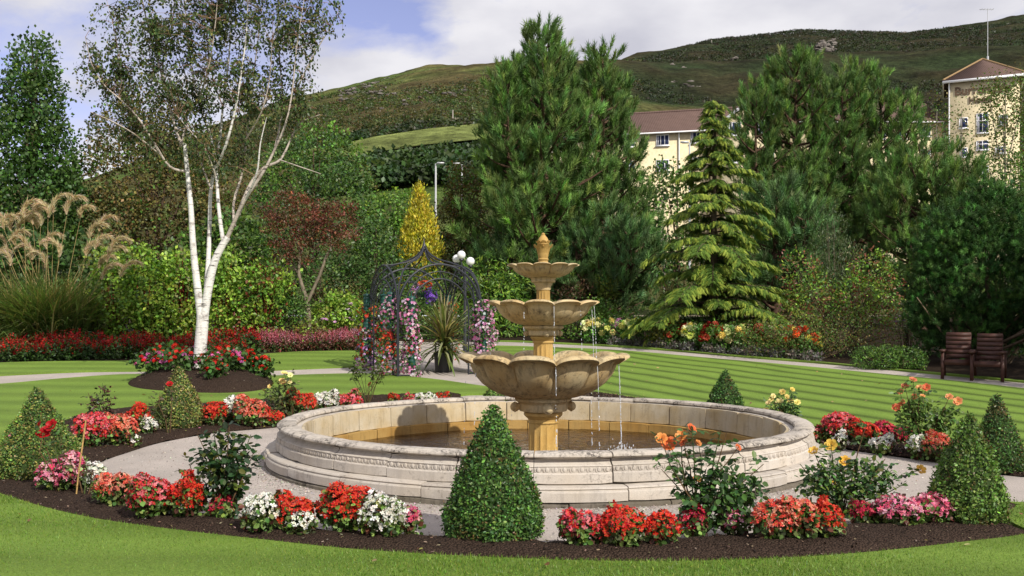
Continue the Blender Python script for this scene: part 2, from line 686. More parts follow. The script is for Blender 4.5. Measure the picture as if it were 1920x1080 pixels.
BED_MAIN = curve([(1925, 1008), (1800, 1025), (1650, 1041), (1500, 1051), (1300, 1057), (1100, 1056), (1000, 1053), (800, 1045), (640, 1035), (489, 1019), (326, 1000), (163, 975), (41, 944), (-20, 922), (-55, 895), (-40, 862), (30, 820), (120, 790), (200, 772), (300, 764), (420, 757), (520, 750), (640, 746), (760, 742), (850, 739),
                  (858, 747), (780, 756), (680, 772), (590, 790), (520, 801), (440, 808), (380, 815), (300, 830), (240, 848), (190, 866), (158, 890), (170, 915), (250, 938), (360, 962), (460, 980), (570, 994), (700, 1004), (830, 1011), (930, 1018), (1024, 1020), (1160, 1018), (1285, 1013), (1420, 1004), (1540, 993), (1640, 978), (1740, 950), (1830, 944), (1892, 946), (1908, 950), (1893, 962), (1884, 975), (1905, 990)])
BED_EAST = curve([(1530, 812), (1545, 803), (1620, 800), (1720, 812), (1810, 838), (1880, 858), (1935, 872), (1960, 890), (1915, 894), (1860, 886), (1762, 868), (1680, 856), (1589, 843), (1535, 832)])
BED_BACK = curve([(1075, 742), (1100, 737), (1140, 741), (1200, 750), (1290, 759), (1380, 769), (1470, 787), (1530, 806), (1520, 815), (1430, 800), (1300, 785), (1150, 768), (1080, 756)])
BED_BIRCH = curve([(240, 722), (268, 732), (350, 739), (430, 740), (490, 734), (512, 722), (500, 709), (450, 701), (380, 697), (310, 700), (260, 709)])
WALK_ARBOUR = curve([(-250, 716), (0, 705), (130, 699), (240, 697), (420, 697), (490, 696), (560, 693), (660, 689), (690, 688), (735, 672), (760, 655), (780, 643), (850, 643), (868, 652), (885, 668), (905, 695), (940, 715), (985, 728), (1040, 738), (1085, 748), (1080, 775), (1000, 775), (880, 770), (862, 750), (940, 741), (985, 739), (960, 733), (900, 725), (830, 715), (760, 708), (700, 704), (640, 703), (490, 706), (380, 708), (250, 704), (120, 712), (0, 722), (-250, 738)])
WALK_FAR = curve([(560, 626), (640, 624), (700, 634), (780, 641), (930, 641), (1040, 645), (1200, 654), (1400, 671), (1560, 684), (1740, 701), (1920, 718), (2300, 756), (2300, 772), (1920, 730), (1740, 711), (1560, 693), (1400, 679), (1200, 661), (1040, 652), (930, 649), (860, 651), (790, 651), (740, 655), (680, 640), (640, 631), (560, 636)])
WALK_RING = curve([(1024, 1035), (830, 1026), (600, 1010), (400, 985), (200, 945), (120, 905), (130, 870), (230, 835), (320, 812), (450, 795), (560, 775), (700, 757), (840, 746), (900, 741), (1085, 745), (1200, 760), (1380, 780), (1500, 803), (1535, 822), (1600, 830), (1700, 845), (1800, 860), (1880, 880), (1880, 950), (1800, 965), (1700, 990), (1500, 1020), (1250, 1033)])
WALK_EXIT = curve([(1840, 882), (1920, 893), (2060, 905), (2060, 962), (1920, 946), (1880, 944), (1800, 944)])
# the far edge of the lawns, where the planting begins
LAWN_EDGE = curve([(-700, 700), (-200, 688), (0, 682), (120, 679), (250, 677), (330, 674), (430, 672), (500, 665), (560, 661), (640, 659), (690, 659), (760, 655), (800, 648), (930, 640), (1040, 643), (1200, 652), (1400, 669), (1560, 682), (1740, 699), (1920, 716), (2300, 754), (2700, 800)], closed=False)
LAWN_POLY = np.concatenate([LAWN_EDGE, A_([(13.5, 3.0), (-14.0, 3.0)])])


def inside(P, poly):
    x, y = P[:, 0], P[:, 1]
    r = np.zeros(len(P), bool)
    a, b = poly, np.roll(poly, -1, 0)
    for (x1, y1), (x2, y2) in zip(a, b):
        if y1 == y2:
            continue
        c = ((y1 > y) != (y2 > y)) & (x < (x2 - x1) * (y - y1) / (y2 - y1) + x1)
        r ^= c
    return r


def edge_dist(P, poly):
    a = np.concatenate([poly])
    return np.sqrt(((P[:, None, :2] - a[None]) ** 2).sum(2)).min(1)


BEDS = [BED_MAIN, BED_EAST, BED_BACK, BED_BIRCH]
WALKS = [WALK_ARBOUR, WALK_FAR, WALK_RING, WALK_EXIT]
pts, edges = [], []
for poly in BEDS + WALKS:
    k = len(pts)
    pts += [tuple(q) for q in poly]
    edges += [(k + i, k + (i + 1) % len(poly)) for i in range(len(poly))]
k = len(pts)
pts += [tuple(q) for q in LAWN_EDGE]
edges += [(k + i, k + i + 1) for i in range(len(LAWN_EDGE) - 1)]
POOL = np.stack([.40 + 3.2 * np.cos(np.arange(80) * 2 * PI / 80), 12.0 + 3.2 * np.sin(np.arange(80) * 2 * PI / 80)], 1)
k = len(pts)
pts += [tuple(q) for q in POOL]
edges += [(k + i, k + (i + 1) % 80) for i in range(80)]
k = len(pts)
pts += [(-22, 3), (24, 3), (24, 46), (-22, 46)]
edges += [(k, k + 1), (k + 1, k + 2), (k + 2, k + 3), (k + 3, k)]
gx, gy = np.meshgrid(np.arange(-21.7, 23.8, .45), np.arange(3.3, 45.8, .45), indexing='ij')
g = np.stack([gx.ravel(), gy.ravel()], 1) + rng.uniform(-.12, .12, (gx.size, 2))
pts += [tuple(q) for q in g]
for poly in BEDS:
    lo, hi = poly.min(0), poly.max(0)
    bx, by = np.meshgrid(np.arange(lo[0], hi[0], .09), np.arange(lo[1], hi[1], .09), indexing='ij')
    b = np.stack([bx.ravel(), by.ravel()], 1) + rng.uniform(-.03, .03, (bx.size, 2))
    b = b[inside(b, poly)]
    pts += [tuple(q) for q in b]
res = delaunay_2d_cdt([Vector(p) for p in pts], edges, [], 0, 1e-4)
GV = np.array([(v.x, v.y) for v in res[0]])
GF = np.array([f for f in res[2] if len(f) == 3], int)
cen = GV[GF].mean(1)
cls = np.where(inside(cen, LAWN_POLY), 1, 0)              # 0 soil, 1 lawn, 2 gravel, 3 mulch
for poly in WALKS:
    cls[inside(cen, poly)] = 2
for poly in BEDS:
    cls[inside(cen, poly)] = 3

def sheet(mask, zfun, name, mat, kind, skirt=0.0, smooth=True):
    f = GF[mask]
    used, inv = np.unique(f, return_inverse=True)
    f = inv.reshape(-1, 3)
    P = GV[used]
    V = np.column_stack([P, zfun(P)])
    a, b, c = V[f[:, 0]], V[f[:, 1]], V[f[:, 2]]
    flip = np.cross(b - a, c - a)[:, 2] < 0
    f[flip] = f[flip][:, ::-1]
    mb = MB()
    mb.add(V, f)
    if skirt:
        e = np.concatenate([f[:, [0, 1]], f[:, [1, 2]], f[:, [2, 0]]])
        key = np.sort(e, 1)
        _, idx, cnt = np.unique(key, axis=0, return_index=True, return_counts=True)
        be = e[idx[cnt == 1]]
        n = len(be)
        top0, top1 = V[be[:, 0]], V[be[:, 1]]
        d = A_([0, 0, skirt])
        VV = np.concatenate([top0, top1, top1 - d, top0 - d])
        i = np.arange(n)
        mb.quads(VV, np.stack([i, i + 3 * n, i + 2 * n, i + n], 1))
    return mb.obj(name, mat, None, kind, smooth, 50)


def z_lawn(P):
    return garden_z(P[:, 1]) + .03 + .012 * np.sin(P[:, 0] * .9 + 1) * np.sin(P[:, 1] * .8)


def z_path(P):
    return garden_z(P[:, 1]) - .004


def z_bed(P):
    z = garden_z(P[:, 1]) + rng.uniform(-.008, .014, len(P))
    for poly, h in zip(BEDS, (.06, .05, .05, .30)):
        m = inside(P, poly)
        if m.any():
            d = np.minimum(1, edge_dist(P[m], poly) / (.30 if h < .1 else .9))
            z[m] += h * d * (2 - d) + .008
    return z


cls[inside(cen, POOL)] = 5
east = (cls == 1) & (cen[:, 0] > .9) & (cen[:, 1] > 9.6)
sheet((cls == 1) & ~east, z_lawn, 'lawn', LAWN_SOFT, 'structure', .06)
sheet(east, z_lawn, 'lawn', LAWN_STRIPED, 'structure', .06)
sheet(cls == 2, z_path, 'gravel_path', GRAVEL, 'structure')
sheet(cls == 3, z_bed, 'mulch_bed', MULCH, 'structure')
sheet(cls == 0, lambda P: garden_z(P[:, 1]) + .0 + rng.uniform(-.02, .03, len(P)), 'planting_soil', SOIL, 'structure', .05)

# the wider ground under and around the garden
mb = MB()
xs, ys = np.linspace(-70, 70, 60), np.concatenate([np.linspace(-40, 50, 50)])
gxx, gyy = np.meshgrid(xs, ys, indexing='ij')
zz = garden_z(gyy) - np.where((gxx > -20) & (gxx < 22) & (gyy > 5) & (gyy < 44), .9, .10)
mb.grid(np.stack([gxx, gyy, zz], -1))
mb.obj('ground', mat_plain('rough_grass', (.05, .075, .02), .9, .1, 0, 2, .4), None, 'structure', True)


def lawn_ok(P):
    """points that stand on lawn"""
    tree = inside(P, LAWN_POLY)
    for poly in BEDS + WALKS:
        tree &= ~inside(P, poly)
    return tree


# grass blades standing on the near lawn
def grass(n, x0, x1, y0, y1, hmin, hmax, w):
    P = np.column_stack([rng.uniform(x0, x1, n), rng.uniform(y0, y1, n)])
    P = P[rng.random(n) < np.clip(1.25 - (P[:, 1] - y0) / (y1 - y0), .25, 1)]
    P = P[lawn_ok(P)]
    n = len(P)
    B = np.column_stack([P, garden_z(P[:, 1]) + .026])
    U = np.column_stack([rng.normal(0, .45, (n, 2)), np.ones(n)])
    pal = [(.115, .21, .026), (.155, .265, .034), (.09, .17, .02), (.20, .27, .045)]
    cards(GRASS, B, U, rsphere(n), rng.uniform(hmin, hmax, n), w, BLADE, pick(pal, n, .2))


GRASS = MB()
grass(150000, -5.6, 4.9, 5.7, 9.6, .016, .036, .006)
grass(60000, -8.5, -3.2, 8.6, 13.5, .02, .04, .009)
GRASS.obj('grass', LEAFM, None, 'stuff')

# bark chips, fallen petals and leaves on the beds
def in_beds(n, polys):
    out = []
    for poly in polys:
        lo, hi = poly.min(0), poly.max(0)
        P = rng.uniform(lo, hi, (n, 2))
        out.append(P[inside(P, poly)])
    return np.concatenate(out)


P = in_beds(42000, BEDS[:3])
P = np.concatenate([P, in_beds(5000, BEDS[3:])])
n = len(P)
B = np.column_stack([P, z_bed(P) + .008])
chips = MB()
s = rng.uniform(.008, .034, n)
cards(chips, B, rsphere(n) * A_([1, 1, .35]), rsphere(n) * .6 + A_([0, 0, 1]), s, s * rng.uniform(.3, .7, n), OVAL, pick([(.03, .02, .014), (.055, .035, .025), (.11, .072, .05), (.018, .012, .009), (.19, .14, .10)], n, .3))
chips.obj('mulch_chips', STEM, None, 'stuff')
P = in_beds(420, BEDS[:3])
n = len(P)
B = np.column_stack([P, z_bed(P) + .02])
pet = MB()
cards(pet, B, rsphere(n) * A_([1, 1, .2]), rsphere(n) * .3 + A_([0, 0, 1]), rng.uniform(.02, .045, n), rng.uniform(.02, .035, n), OVAL, pick([(.5, .02, .03), (.6, .08, .12), (.65, .25, .3), (.25, .2, .04), (.3, .32, .08)], n, .2))
pet.obj('fallen_petals', PETAL, None, 'stuff')
P = np.column_stack([rng.uniform(-9, 9, 240), rng.uniform(6.2, 24, 240)])
P = P[lawn_ok(P)]
n = len(P)
fl = MB()
cards(fl, np.column_stack([P, garden_z(P[:, 1]) + .055]), rsphere(n) * A_([1, 1, .2]), rsphere(n) * .5 + A_([0, 0, 1]), rng.uniform(.04, .08, n), rng.uniform(.03, .05, n), OVAL, pick([(.30, .2, .09), (.4, .3, .16), (.2, .1, .05)], n, .25))
fl.obj('fallen_leaves', LEAFM, None, 'stuff')

# ------------------------------------------------------------------ the fountain basin: rings of cut stones
FC = Vector((.40, 12.0, 0.0))
STONE = mat_stone('pale_stone', (.52, .475, .42), (.47, .40, .31), (.12, .10, .085), .5, .5, streak=.28)
STONE_COP = mat_stone('lichen_coping', (.52, .47, .41), (.46, .40, .31), (.085, .075, .068), .5, .9, streak=.55, lo=.45)
STONE_IN = mat_stone('damp_stone', (.50, .43, .31), (.42, .31, .15), (.13, .10, .06), .9, .3, streak=.4)
STONE_WET = mat_stone('ochre_wet_stone', (.42, .27, .09), (.34, .18, .04), (.12, .08, .03), .9, .3, .6, streak=.4)
STONE_FOOT = mat_stone('grimy_stone', (.19, .165, .135), (.14, .12, .085), (.05, .045, .035), .8, 1.0, streak=.8)
basin = thing('fountain_basin', 'wide round pale stone basin with moulded coping around the tiered fountain', 'fountain basin', FC)


def block_mesh(name, prof, n, mat, gap=.011, sub=6, beads=None):
    """one stone of a ring of n: a closed (r, z) outline swept through its angle; it straddles the +X axis"""
    mb = MB()
    prof = np.asarray(prof, float)
    rmax = prof[:, 0].max()
    half = PI / n - gap / 2 / rmax
    a = np.linspace(-half, half, sub + 1)
    ch = np.zeros(sub + 1)
    ch[0] = ch[-1] = .008
    ctr = prof.mean(0)
    P = []
    for ai, c in zip(a, ch):
        q = prof + (ctr - prof) * (c / (np.linalg.norm(ctr - prof, axis=1, keepdims=True) + 1e-6))
        P.append(np.stack([q[:, 0] * math.cos(ai), q[:, 0] * math.sin(ai), q[:, 1]], 1))
    P = np.array(P)
    mb.grid(P, close_v=True)
    m = len(prof)
    for k in (0, sub):
        ring = P[k]
        cpt = ring.mean(0)
        V = np.concatenate([ring, cpt[None]])
        mb.add(V, [(i, (i + 1) % m, m) for i in range(m)])
    if beads:
        r, z, k, sz = beads
        for i in range(k):
            ai = -half + (i + .5) * 2 * half / k
            mb.ball((r * math.cos(ai), r * math.sin(ai), z), (.011, .019, sz * .52), 8, 4)
            t = np.linspace(PI * .95, PI * 2.05, 7)
            w = half / k * .86
            arc = [((r + .004) * math.cos(ai + w * math.cos(q)), (r + .004) * math.sin(ai + w * math.cos(q)), z + sz * .1 + sz * .8 * math.sin(q)) for q in t]
            mb.tube(arc, .0042, 4)
    return mb.mesh(name, mat, True, 32)


def ring_of(name, me, n, phase):
    for i in range(n):
        o = link(name, me, basin)
        a = phase + i * 2 * PI / n
        dr = rng.uniform(-.005, .005)
        o.location = (dr * math.cos(a), dr * math.sin(a), rng.uniform(-.002, .002))
        o.rotation_euler = (rng.normal(0, .0012), rng.normal(0, .0012), a + rng.normal(0, .0008))


coping = [(3.09, .432), (3.08, .445), (3.085, .470), (3.105, .482), (3.15, .487), (3.24, .487), (3.285, .480), (3.308, .464), (3.312, .448), (3.300, .436), (3.27, .428), (3.20, .425), (3.12, .425)]
ring_of('coping_stone', block_mesh('coping_stone', coping, 28, STONE_COP), 28, R(3))
frieze = [(3.02, .194), (3.32, .194), (3.326, .200), (3.326, .285), (3.320, .292), (3.300, .298), (3.300, .352), (3.308, .358), (3.300, .366), (3.275, .375), (3.245, .395), (3.235, .412), (3.24, .421), (3.02, .421)]
ring_of('frieze_stone', block_mesh('frieze_stone', frieze, 28, STONE, beads=(3.300, .326, 9, .046)), 28, R(3))
base = [(3.02, .056), (3.455, .056), (3.458, .140), (3.452, .150), (3.435, .156), (3.430, .164), (3.442, .172), (3.434, .184), (3.405, .190), (3.02, .190)]
ring_of('plinth_stone', block_mesh('plinth_stone', base, 22, STONE), 22, R(-5))
ring_of('footing_stone', block_mesh('footing_stone', [(3.1, -.12), (3.465, -.12), (3.46, .03), (3.42, .052), (3.1, .052)], 22, STONE_FOOT, .012), 22, R(2))
ring_of('inner_wall_stone', block_mesh('inner_wall_stone', [(2.965, .132), (2.972, .126), (3.016, .126), (3.016, .421), (2.985, .421), (2.975, .38), (2.968, .25)], 28, STONE_IN, .012), 28, R(3))
ring_of('inner_wall_stone', block_mesh('inner_wall_stone', [(2.915, -.36), (3.016, -.36), (3.016, .122), (2.925, .122), (2.915, .116)], 28, STONE_WET, .012), 28, R(9.4))
mb = MB()
mb.lathe([(0.001, -.34), (3.0, -.34), (3.0, -.40), (.001, -.40)], 48)
mb.obj('basin_floor', mat_plain('silt_floor', (.30, .19, .07), .9, .1, 0, 3, .35), basin)

# loose grit against the foot of the basin and blown over the gravel
n = 9000
aa = rng.uniform(0, 2 * PI, n)
rr = 3.47 + rng.exponential(.16, n)
P = np.column_stack([FC.x + rr * np.cos(aa), FC.y + rr * np.sin(aa)])
P2 = rng.uniform((-5.2, 7.0), (6.0, 14.5), (9000, 2))
k_ = inside(P2, WALK_RING) & (np.hypot(P2[:, 0] - FC.x, P2[:, 1] - FC.y) > 3.5)
for poly in BEDS:
    k_ &= ~inside(P2, poly)
P = np.concatenate([P, P2[k_]])
n = len(P)
grit = MB()
s = rng.uniform(.006, .022, n)
cards(grit, np.column_stack([P, z_path(P) + .006]), rsphere(n) * A_([1, 1, .3]), rsphere(n) * .5 + A_([0, 0, 1]), s, s * .8, OVAL, pick([(.45, .41, .36), (.30, .27, .23), (.55, .52, .47), (.16, .14, .11)], n, .2))
grit.obj('gravel_grit', STEM, None, 'stuff')

# pool water with ripples
def mat_water(name, tint, rough=.02, bscale=7, bstr=.35):
    m, nt = new_mat(name)
    pos = world_pos(nt)
    n1 = noise_(nt, bscale, 3, .55, N_(nt, 'ShaderNodeMapping', {'Vector': pos, 'Scale': (1, 1.5, 1)}).outputs[0], .6)
    b = N_(nt, 'ShaderNodeBump', {'Strength': bstr, 'Distance': .05, 'Height': n1})
    t = N_(nt, 'ShaderNodeBsdfTransparent', {'Color': rgba(tint)})
    gl = N_(nt, 'ShaderNodeBsdfGlossy', {'Roughness': rough, 'Color': (1, 1, 1, 1), 'Normal': b.outputs[0]})
    fr = N_(nt, 'ShaderNodeFresnel', {'IOR': 1.33, 'Normal': b.outputs[0]})
    x = N_(nt, 'ShaderNodeMixShader', {'Fac': fr.outputs[0]})
    nt.links.new(t.outputs[0], x.inputs[1])
    nt.links.new(gl.outputs[0], x.inputs[2])
    o = N_(nt, 'ShaderNodeOutputMaterial')
    nt.links.new(x.outputs[0], o.inputs['Surface'])
    return m


WATER = mat_water('pool_water', (.62, .50, .32), .02, 9, .7)
CLEAR = mat_water('clear_water', (.93, .95, .97), .05, 20, .3)
mb = MB()
rr, aa = np.concatenate([[.02], np.linspace(.08, 2.93, 60)]), np.arange(140) * 2 * PI / 140
px_, py_ = rr[:, None] * np.cos(aa), rr[:, None] * np.sin(aa)
zw = .004 * np.sin(13 * px_ + 5 * np.sin(3 * py_)) * np.sin(11 * py_ + 3 * px_)
d2 = np.hypot(px_ - .75, py_ - .1)
zw = zw + .007 * np.sin(24 * d2) * np.exp(-d2 * 1.4) + .006 * np.sin(20 * rr[:, None]) * np.exp(-rr[:, None] * .8) - .008
mb.grid(np.stack([px_ + FC.x, py_ + FC.y, zw], -1), close_v=True)
mb.obj('water', WATER, None, 'structure', True)

# ------------------------------------------------------------------ the tiered fountain
BOWLM = mat_stone('bowl_stone', (.60, .49, .29), (.50, .32, .12), (.085, .065, .045), .75, .7, .6, streak=.8)
OCHRE = mat_stone('ochre_stone', (.52, .35, .12), (.43, .25, .065), (.14, .07, .02), .9, .3, .5, streak=.35)
fount = thing('tiered_fountain', 'ochre stone three tier fountain with scalloped bowls standing in the basin', 'fountain', FC)


def bowl(zb, zr, Rr, n, phase, r0):
    H = zr - zb
    prof = [(r0 / Rr, 0, 0), (r0 / Rr + .10, .015, .1), (.50, .06, .30), (.63, .17, .5), (.745, .33, .75), (.83, .52, .9), (.875, .70, 1), (.895, .82, 1), (.93, .885, 1), (.985, .905, 1), (1.025, .915, 1), (1.045, .945, 1), (1.04, .985, 1), (1.01, 1.015, 1), (.955, 1.03, 1), (.90, 1.01, 1), (.865, .94, 1), (.82, .80, .9), (.70, .62, .6), (.45, .52, .2), (.05, .50, 0)]
    m = 22
    a = np.arange(n * m) * 2 * PI / (n * m)
    u = ((np.arange(n * m) % m) + .0) / m * 2 - 1
    Lb = np.sqrt(np.clip(1 - (np.abs(u) * .99) ** 3.0, 0, 1))
    P = []
    for (r, z, w) in prof:
        rad = Rr * r * (1 - .12 * (1 - Lb) * w)
        top = max(0, (z - .6) / .4)
        zz = zb + H * z - H * .17 * (1 - Lb) * top * w - H * .025 * u * u * top * w
        P.append(np.stack([rad * np.cos(a + phase), rad * np.sin(a + phase), np.broadcast_to(zz, a.shape)], 1))
    return np.array(P)


def add_bowl(zb, zr, Rr, n, phase, r0, wz):
    mb = MB()
    mb.grid(bowl(zb, zr, Rr, n, phase, r0), close_v=True)
    o = mb.obj('bowl', BOWLM, fount, None, True, 50)
    w = MB()
    w.lathe([(.03, wz), (Rr * .4, wz + .002), (Rr * .80, wz)], 40)
    w.obj('bowl_water', CLEAR, o, None, True)
    # petal crease ribs at the notches
    return o


NP = 11
PH = math.radians(-90 + 7)
add_bowl(.735, 1.285, 1.06, NP, PH, .34, 1.155)
add_bowl(1.655, 1.962, .69, NP, PH + .05, .225, 1.895)
add_bowl(2.262, 2.432, .448, NP, PH + .1, .16, 2.395)


def fluted(r_top, r_bot, z0, z1, n=14, depth=.09, sub=6):
    a = np.arange(n * sub) * 2 * PI / (n * sub)
    ph = (np.arange(n * sub) % sub) / sub
    dent = np.where((ph > .05) & (ph < .95), depth * np.sin(np.clip((ph - .05) / .9, 0, 1) * PI) ** .5, 0)
    P = []
    for t in np.linspace(0, 1, 5):
        r = (r_bot + (r_top - r_bot) * t)
        d = dent * (0 if t in (0.0, 1.0) else 1)
        P.append(np.stack([r * (1 - d) * np.cos(a), r * (1 - d) * np.sin(a), np.full(a.shape, z0 + (z1 - z0) * t)], 1))
    return np.array(P)


def column(r, z0, z1):
    mb = MB()
    mb.grid(fluted(r * .97, r, z0, z1), close_v=True)
    return mb.obj('column', OCHRE, fount, None, True, 28)


def turned(name, prof, mat=BOWLM, seg=40):
    mb = MB()
    mb.lathe(prof, seg)
    return mb.obj(name, mat, fount, None, True, 35)


def scrolls(z, r, rb, hw, n=4, phase=R(-82)):
    for i in range(n):
        a = phase + i * 2 * PI / n
        mb = MB()
        c, s_ = math.cos(a), math.sin(a)
        mb.ball((r * c, r * s_, z), rb, 12, 8)
        # the roll runs back into the block
        mb.tube([(r * c * .25, r * s_ * .25, z + rb * .15), (r * c * .7, r * s_ * .7, z + rb * .2), (r * c, r * s_, z)], [hw, hw * .9, rb * .8], 10)
        ring = [(r * c + rb * 1.02 * (math.cos(q) * -s_), r * s_ + rb * 1.02 * (math.cos(q) * c), z + rb * 1.02 * math.sin(q)) for q in np.linspace(0, 2 * PI, 13)]
        mb.tube(ring, rb * .14, 5)
        mb.obj('scroll', BOWLM, fount, None, True, 45)


column(.190, -.34, .425)
turned('capital', [(.16, .40), (.196, .405), (.20, .418), (.192, .43), (.195, .455), (.215, .475), (.232, .49), (.247, .505), (.25, .53), (.243, .545), (.20, .548), (.15, .548)], OCHRE)
turned('scroll_block', [(.18, .545), (.235, .548), (.30, .56), (.315, .60), (.31, .65), (.33, .675), (.36, .69), (.365, .715), (.345, .74), (.2, .745)])
scrolls(.613, .365, .062, .05)
column(.127, 1.13, 1.432)
turned('capital', [(.10, 1.42), (.135, 1.424), (.138, 1.44), (.132, 1.452), (.15, 1.475), (.163, 1.49), (.165, 1.51), (.15, 1.515), (.1, 1.515)], OCHRE)
turned('scroll_block', [(.11, 1.512), (.15, 1.515), (.20, 1.525), (.205, 1.56), (.20, 1.585), (.235, 1.60), (.262, 1.615), (.265, 1.64), (.24, 1.66), (.1, 1.665)])
scrolls(1.548, .222, .036, .03)
column(.088, 1.88, 2.105)
turned('capital', [(.07, 2.10), (.094, 2.104), (.096, 2.12), (.10, 2.15), (.118, 2.18), (.122, 2.195), (.15, 2.20), (.158, 2.215), (.155, 2.235), (.165, 2.25), (.16, 2.27), (.08, 2.272)])
turned('finial_stem', [(.05, 2.36), (.067, 2.37), (.066, 2.46), (.058, 2.475), (.066, 2.485), (.07, 2.497), (.06, 2.51), (.064, 2.53), (.085, 2.63), (.08, 2.66), (.02, 2.67)], OCHRE, 24)


def leaf_cup(name, zb, zt, r0, r1, n, ph):
    m = 10
    a = np.arange(n * m) * 2 * PI / (n * m) + ph
    u = (np.arange(n * m) % m) / m * 2 - 1
    Lb = np.sqrt(np.clip(1 - np.abs(u) ** 2, 0, 1))
    P = []
    for (t, r) in ((0, 0), (.5, .35), (.8, .75), (.95, 1.0), (1.0, 1.05), (.94, .95), (.6, .4), (.3, .1)):
        rad = (r0 + (r1 - r0) * r) * (1 - .10 * (1 - Lb) * (r > .3))
        z = zb + (zt - zb) * t - (zt - zb) * .55 * (1 - Lb) * max(0, t - .4)
        P.append(np.stack([rad * np.cos(a), rad * np.sin(a), np.broadcast_to(z, a.shape)], 1))
    mb = MB()
    mb.grid(np.array(P), close_v=True)
    return mb.obj(name, OCHRE, fount, None, True, 50)


leaf_cup('finial_leaf_cup', 2.58, 2.69, .075, .125, 8, 0)
leaf_cup('finial_leaf_cup', 2.66, 2.735, .06, .098, 8, .4)
turned('finial_bud', [(.05, 2.66), (.075, 2.69), (.072, 2.73), (.055, 2.77), (.03, 2.80), (.022, 2.81), (.024, 2.825), (.001, 2.84)], OCHRE, 20)

# falling water: strings of drops from the notches of the bowls
def trickle(a, r, z0, z1, n, out=.06, seed=0, thick=.005):
    rg = np.random.default_rng(seed)
    mb = MB()
    t = np.sort(rg.uniform(0, 1, n)) ** .7
    for q in t:
        rr_ = r + out * math.sqrt(max(q, .001))
        aa_ = a + rg.normal(0, .004)
        z = z0 + (z1 - z0) * q
        s_ = thick * rg.uniform(.55, 1.3)
        mb.ball((rr_ * math.cos(aa_), rr_ * math.sin(aa_), z), (s_, s_, s_ * rg.uniform(1.2, 4.5)), 6, 4)
    if n > 20:
        pts_ = [((r + out * math.sqrt(q)) * math.cos(a), (r + out * math.sqrt(q)) * math.sin(a), z0 + (z1 - z0) * q) for q in (0, .05, .15, .3)]
        mb.tube(pts_, [thick * .8, thick * .9, thick * .7, thick * .3], 5)
    mb.V = [v + np.array([FC.x, FC.y, 0]) for v in mb.V]
    return mb


DROP = mat_plain('falling_drops', (.85, .87, .9), .08, .9, 0, 40, .05)
m, nt = new_mat('falling_drops')
t_ = N_(nt, 'ShaderNodeBsdfTransparent', {'Color': (.95, .96, .97, 1)})
gl_ = N_(nt, 'ShaderNodeBsdfPrincipled', {'Base Color': (.8, .83, .87, 1), 'Roughness': .12, 'Specular IOR Level': .8})
x_ = N_(nt, 'ShaderNodeMixShader', {'Fac': .55})
nt.links.new(t_.outputs[0], x_.inputs[1])
nt.links.new(gl_.outputs[0], x_.inputs[2])
nt.links.new(x_.outputs[0], N_(nt, 'ShaderNodeOutputMaterial').inputs['Surface'])
DROP = m
step = 2 * PI / NP
for j, (k, r, z0, z1, n) in enumerate([(0, .95, 1.19, .0, 34), (1, .97, 1.2, 0, 26), (2, .97, 1.2, .0, 44), (3, 1.02, 1.2, .0, 70), (4, .98, 1.2, 0, 40), (-2, .97, 1.2, 0, 20), (-3, .97, 1.2, 0, 16), (6, .97, 1.2, 0, 20)]):
    trickle(PH + k * step, r, z0, z1, n, .05, j).obj('falling_water', DROP, None, 'stuff', True)
for j, (k, r, n) in enumerate([(-1, .63, 14), (0, .63, 36), (1, .64, 16), (2, .65, 34), (3, .66, 60), (-3, .64, 18), (5, .64, 12)]):
    trickle(PH + .05 + k * step, r, 1.92, 1.17, n, .04, 20 + j, .0042).obj('falling_water', DROP, None, 'stuff', True)
# splashes where the strings meet the pool
mb = MB()
for (k, r) in ((1, 1.01), (2, 1.02), (3, 1.07), (0, 1.0)):
    a = PH + k * step
    for _ in range(60):
        q = rng.normal(0, .075, 2)
        mb.ball((FC.x + r * math.cos(a) + q[0], FC.y + r * math.sin(a) + q[1], abs(rng.normal(0, .06))), rng.uniform(.003, .009) * A_([1, 1, 2.0]), 5, 3)
mb.obj('water_splash', DROP, None, 'stuff', True)

# ------------------------------------------------------------------ hillside, field, hedgerows
def mat_hill():
    m, nt = new_mat('heath')
    pos = world_pos(nt)
    c = N_(nt, 'ShaderNodeAttribute', attribute_name='col').outputs['Color']
    n1 = noise_(nt, .045, 8, .68, pos)
    c = mix(nt, 1.0, c, ramp(nt, n1, [(.3, .28), (.7, 1.75)]), 'MULTIPLY')
    n2 = noise_(nt, .35, 6, .75, pos)
    c = mix(nt, 1.0, c, ramp(nt, n2, [(.3, .35), (.7, 1.6)]), 'MULTIPLY')
    finish(nt, c, .95, .05, n2, .9, 2.5)
    return m


HEATH = mat_hill()
az = np.concatenate([np.linspace(-1.35, -.66, 50)[:-1], np.linspace(-.66, .66, 440), np.linspace(.66, 1.35, 50)[1:]])
yr = np.concatenate([np.linspace(49.5, 120, 24)[:-1], np.geomspace(120, 1500, 170)])
AZ, YY = np.meshgrid(az, yr, indexing='ij')
XX = AZ * YY
ZZ = gz(XX, YY)
nz = np.array([mnoise.fractal(Vector((x * .02, y * .02, 3.3)), 1.0, 2.0, 5) for x, y in zip(XX.ravel(), YY.ravel())]).reshape(XX.shape)
n_big = np.array([mnoise.noise(Vector((x * .006, y * .009, 9.1))) for x, y in zip(XX.ravel(), YY.ravel())]).reshape(XX.shape)
ZZ = ZZ + nz * np.clip((YY - 90) / 250, 0, 1) * 3.2 + n_big * np.clip((YY - 200) / 300, 0, 1) * 7
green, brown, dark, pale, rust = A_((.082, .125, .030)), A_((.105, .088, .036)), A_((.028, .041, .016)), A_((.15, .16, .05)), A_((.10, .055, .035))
k1 = np.clip(nz * 1.3 + .32, 0, 1)[..., None]
C = green * (1 - k1) + brown * k1
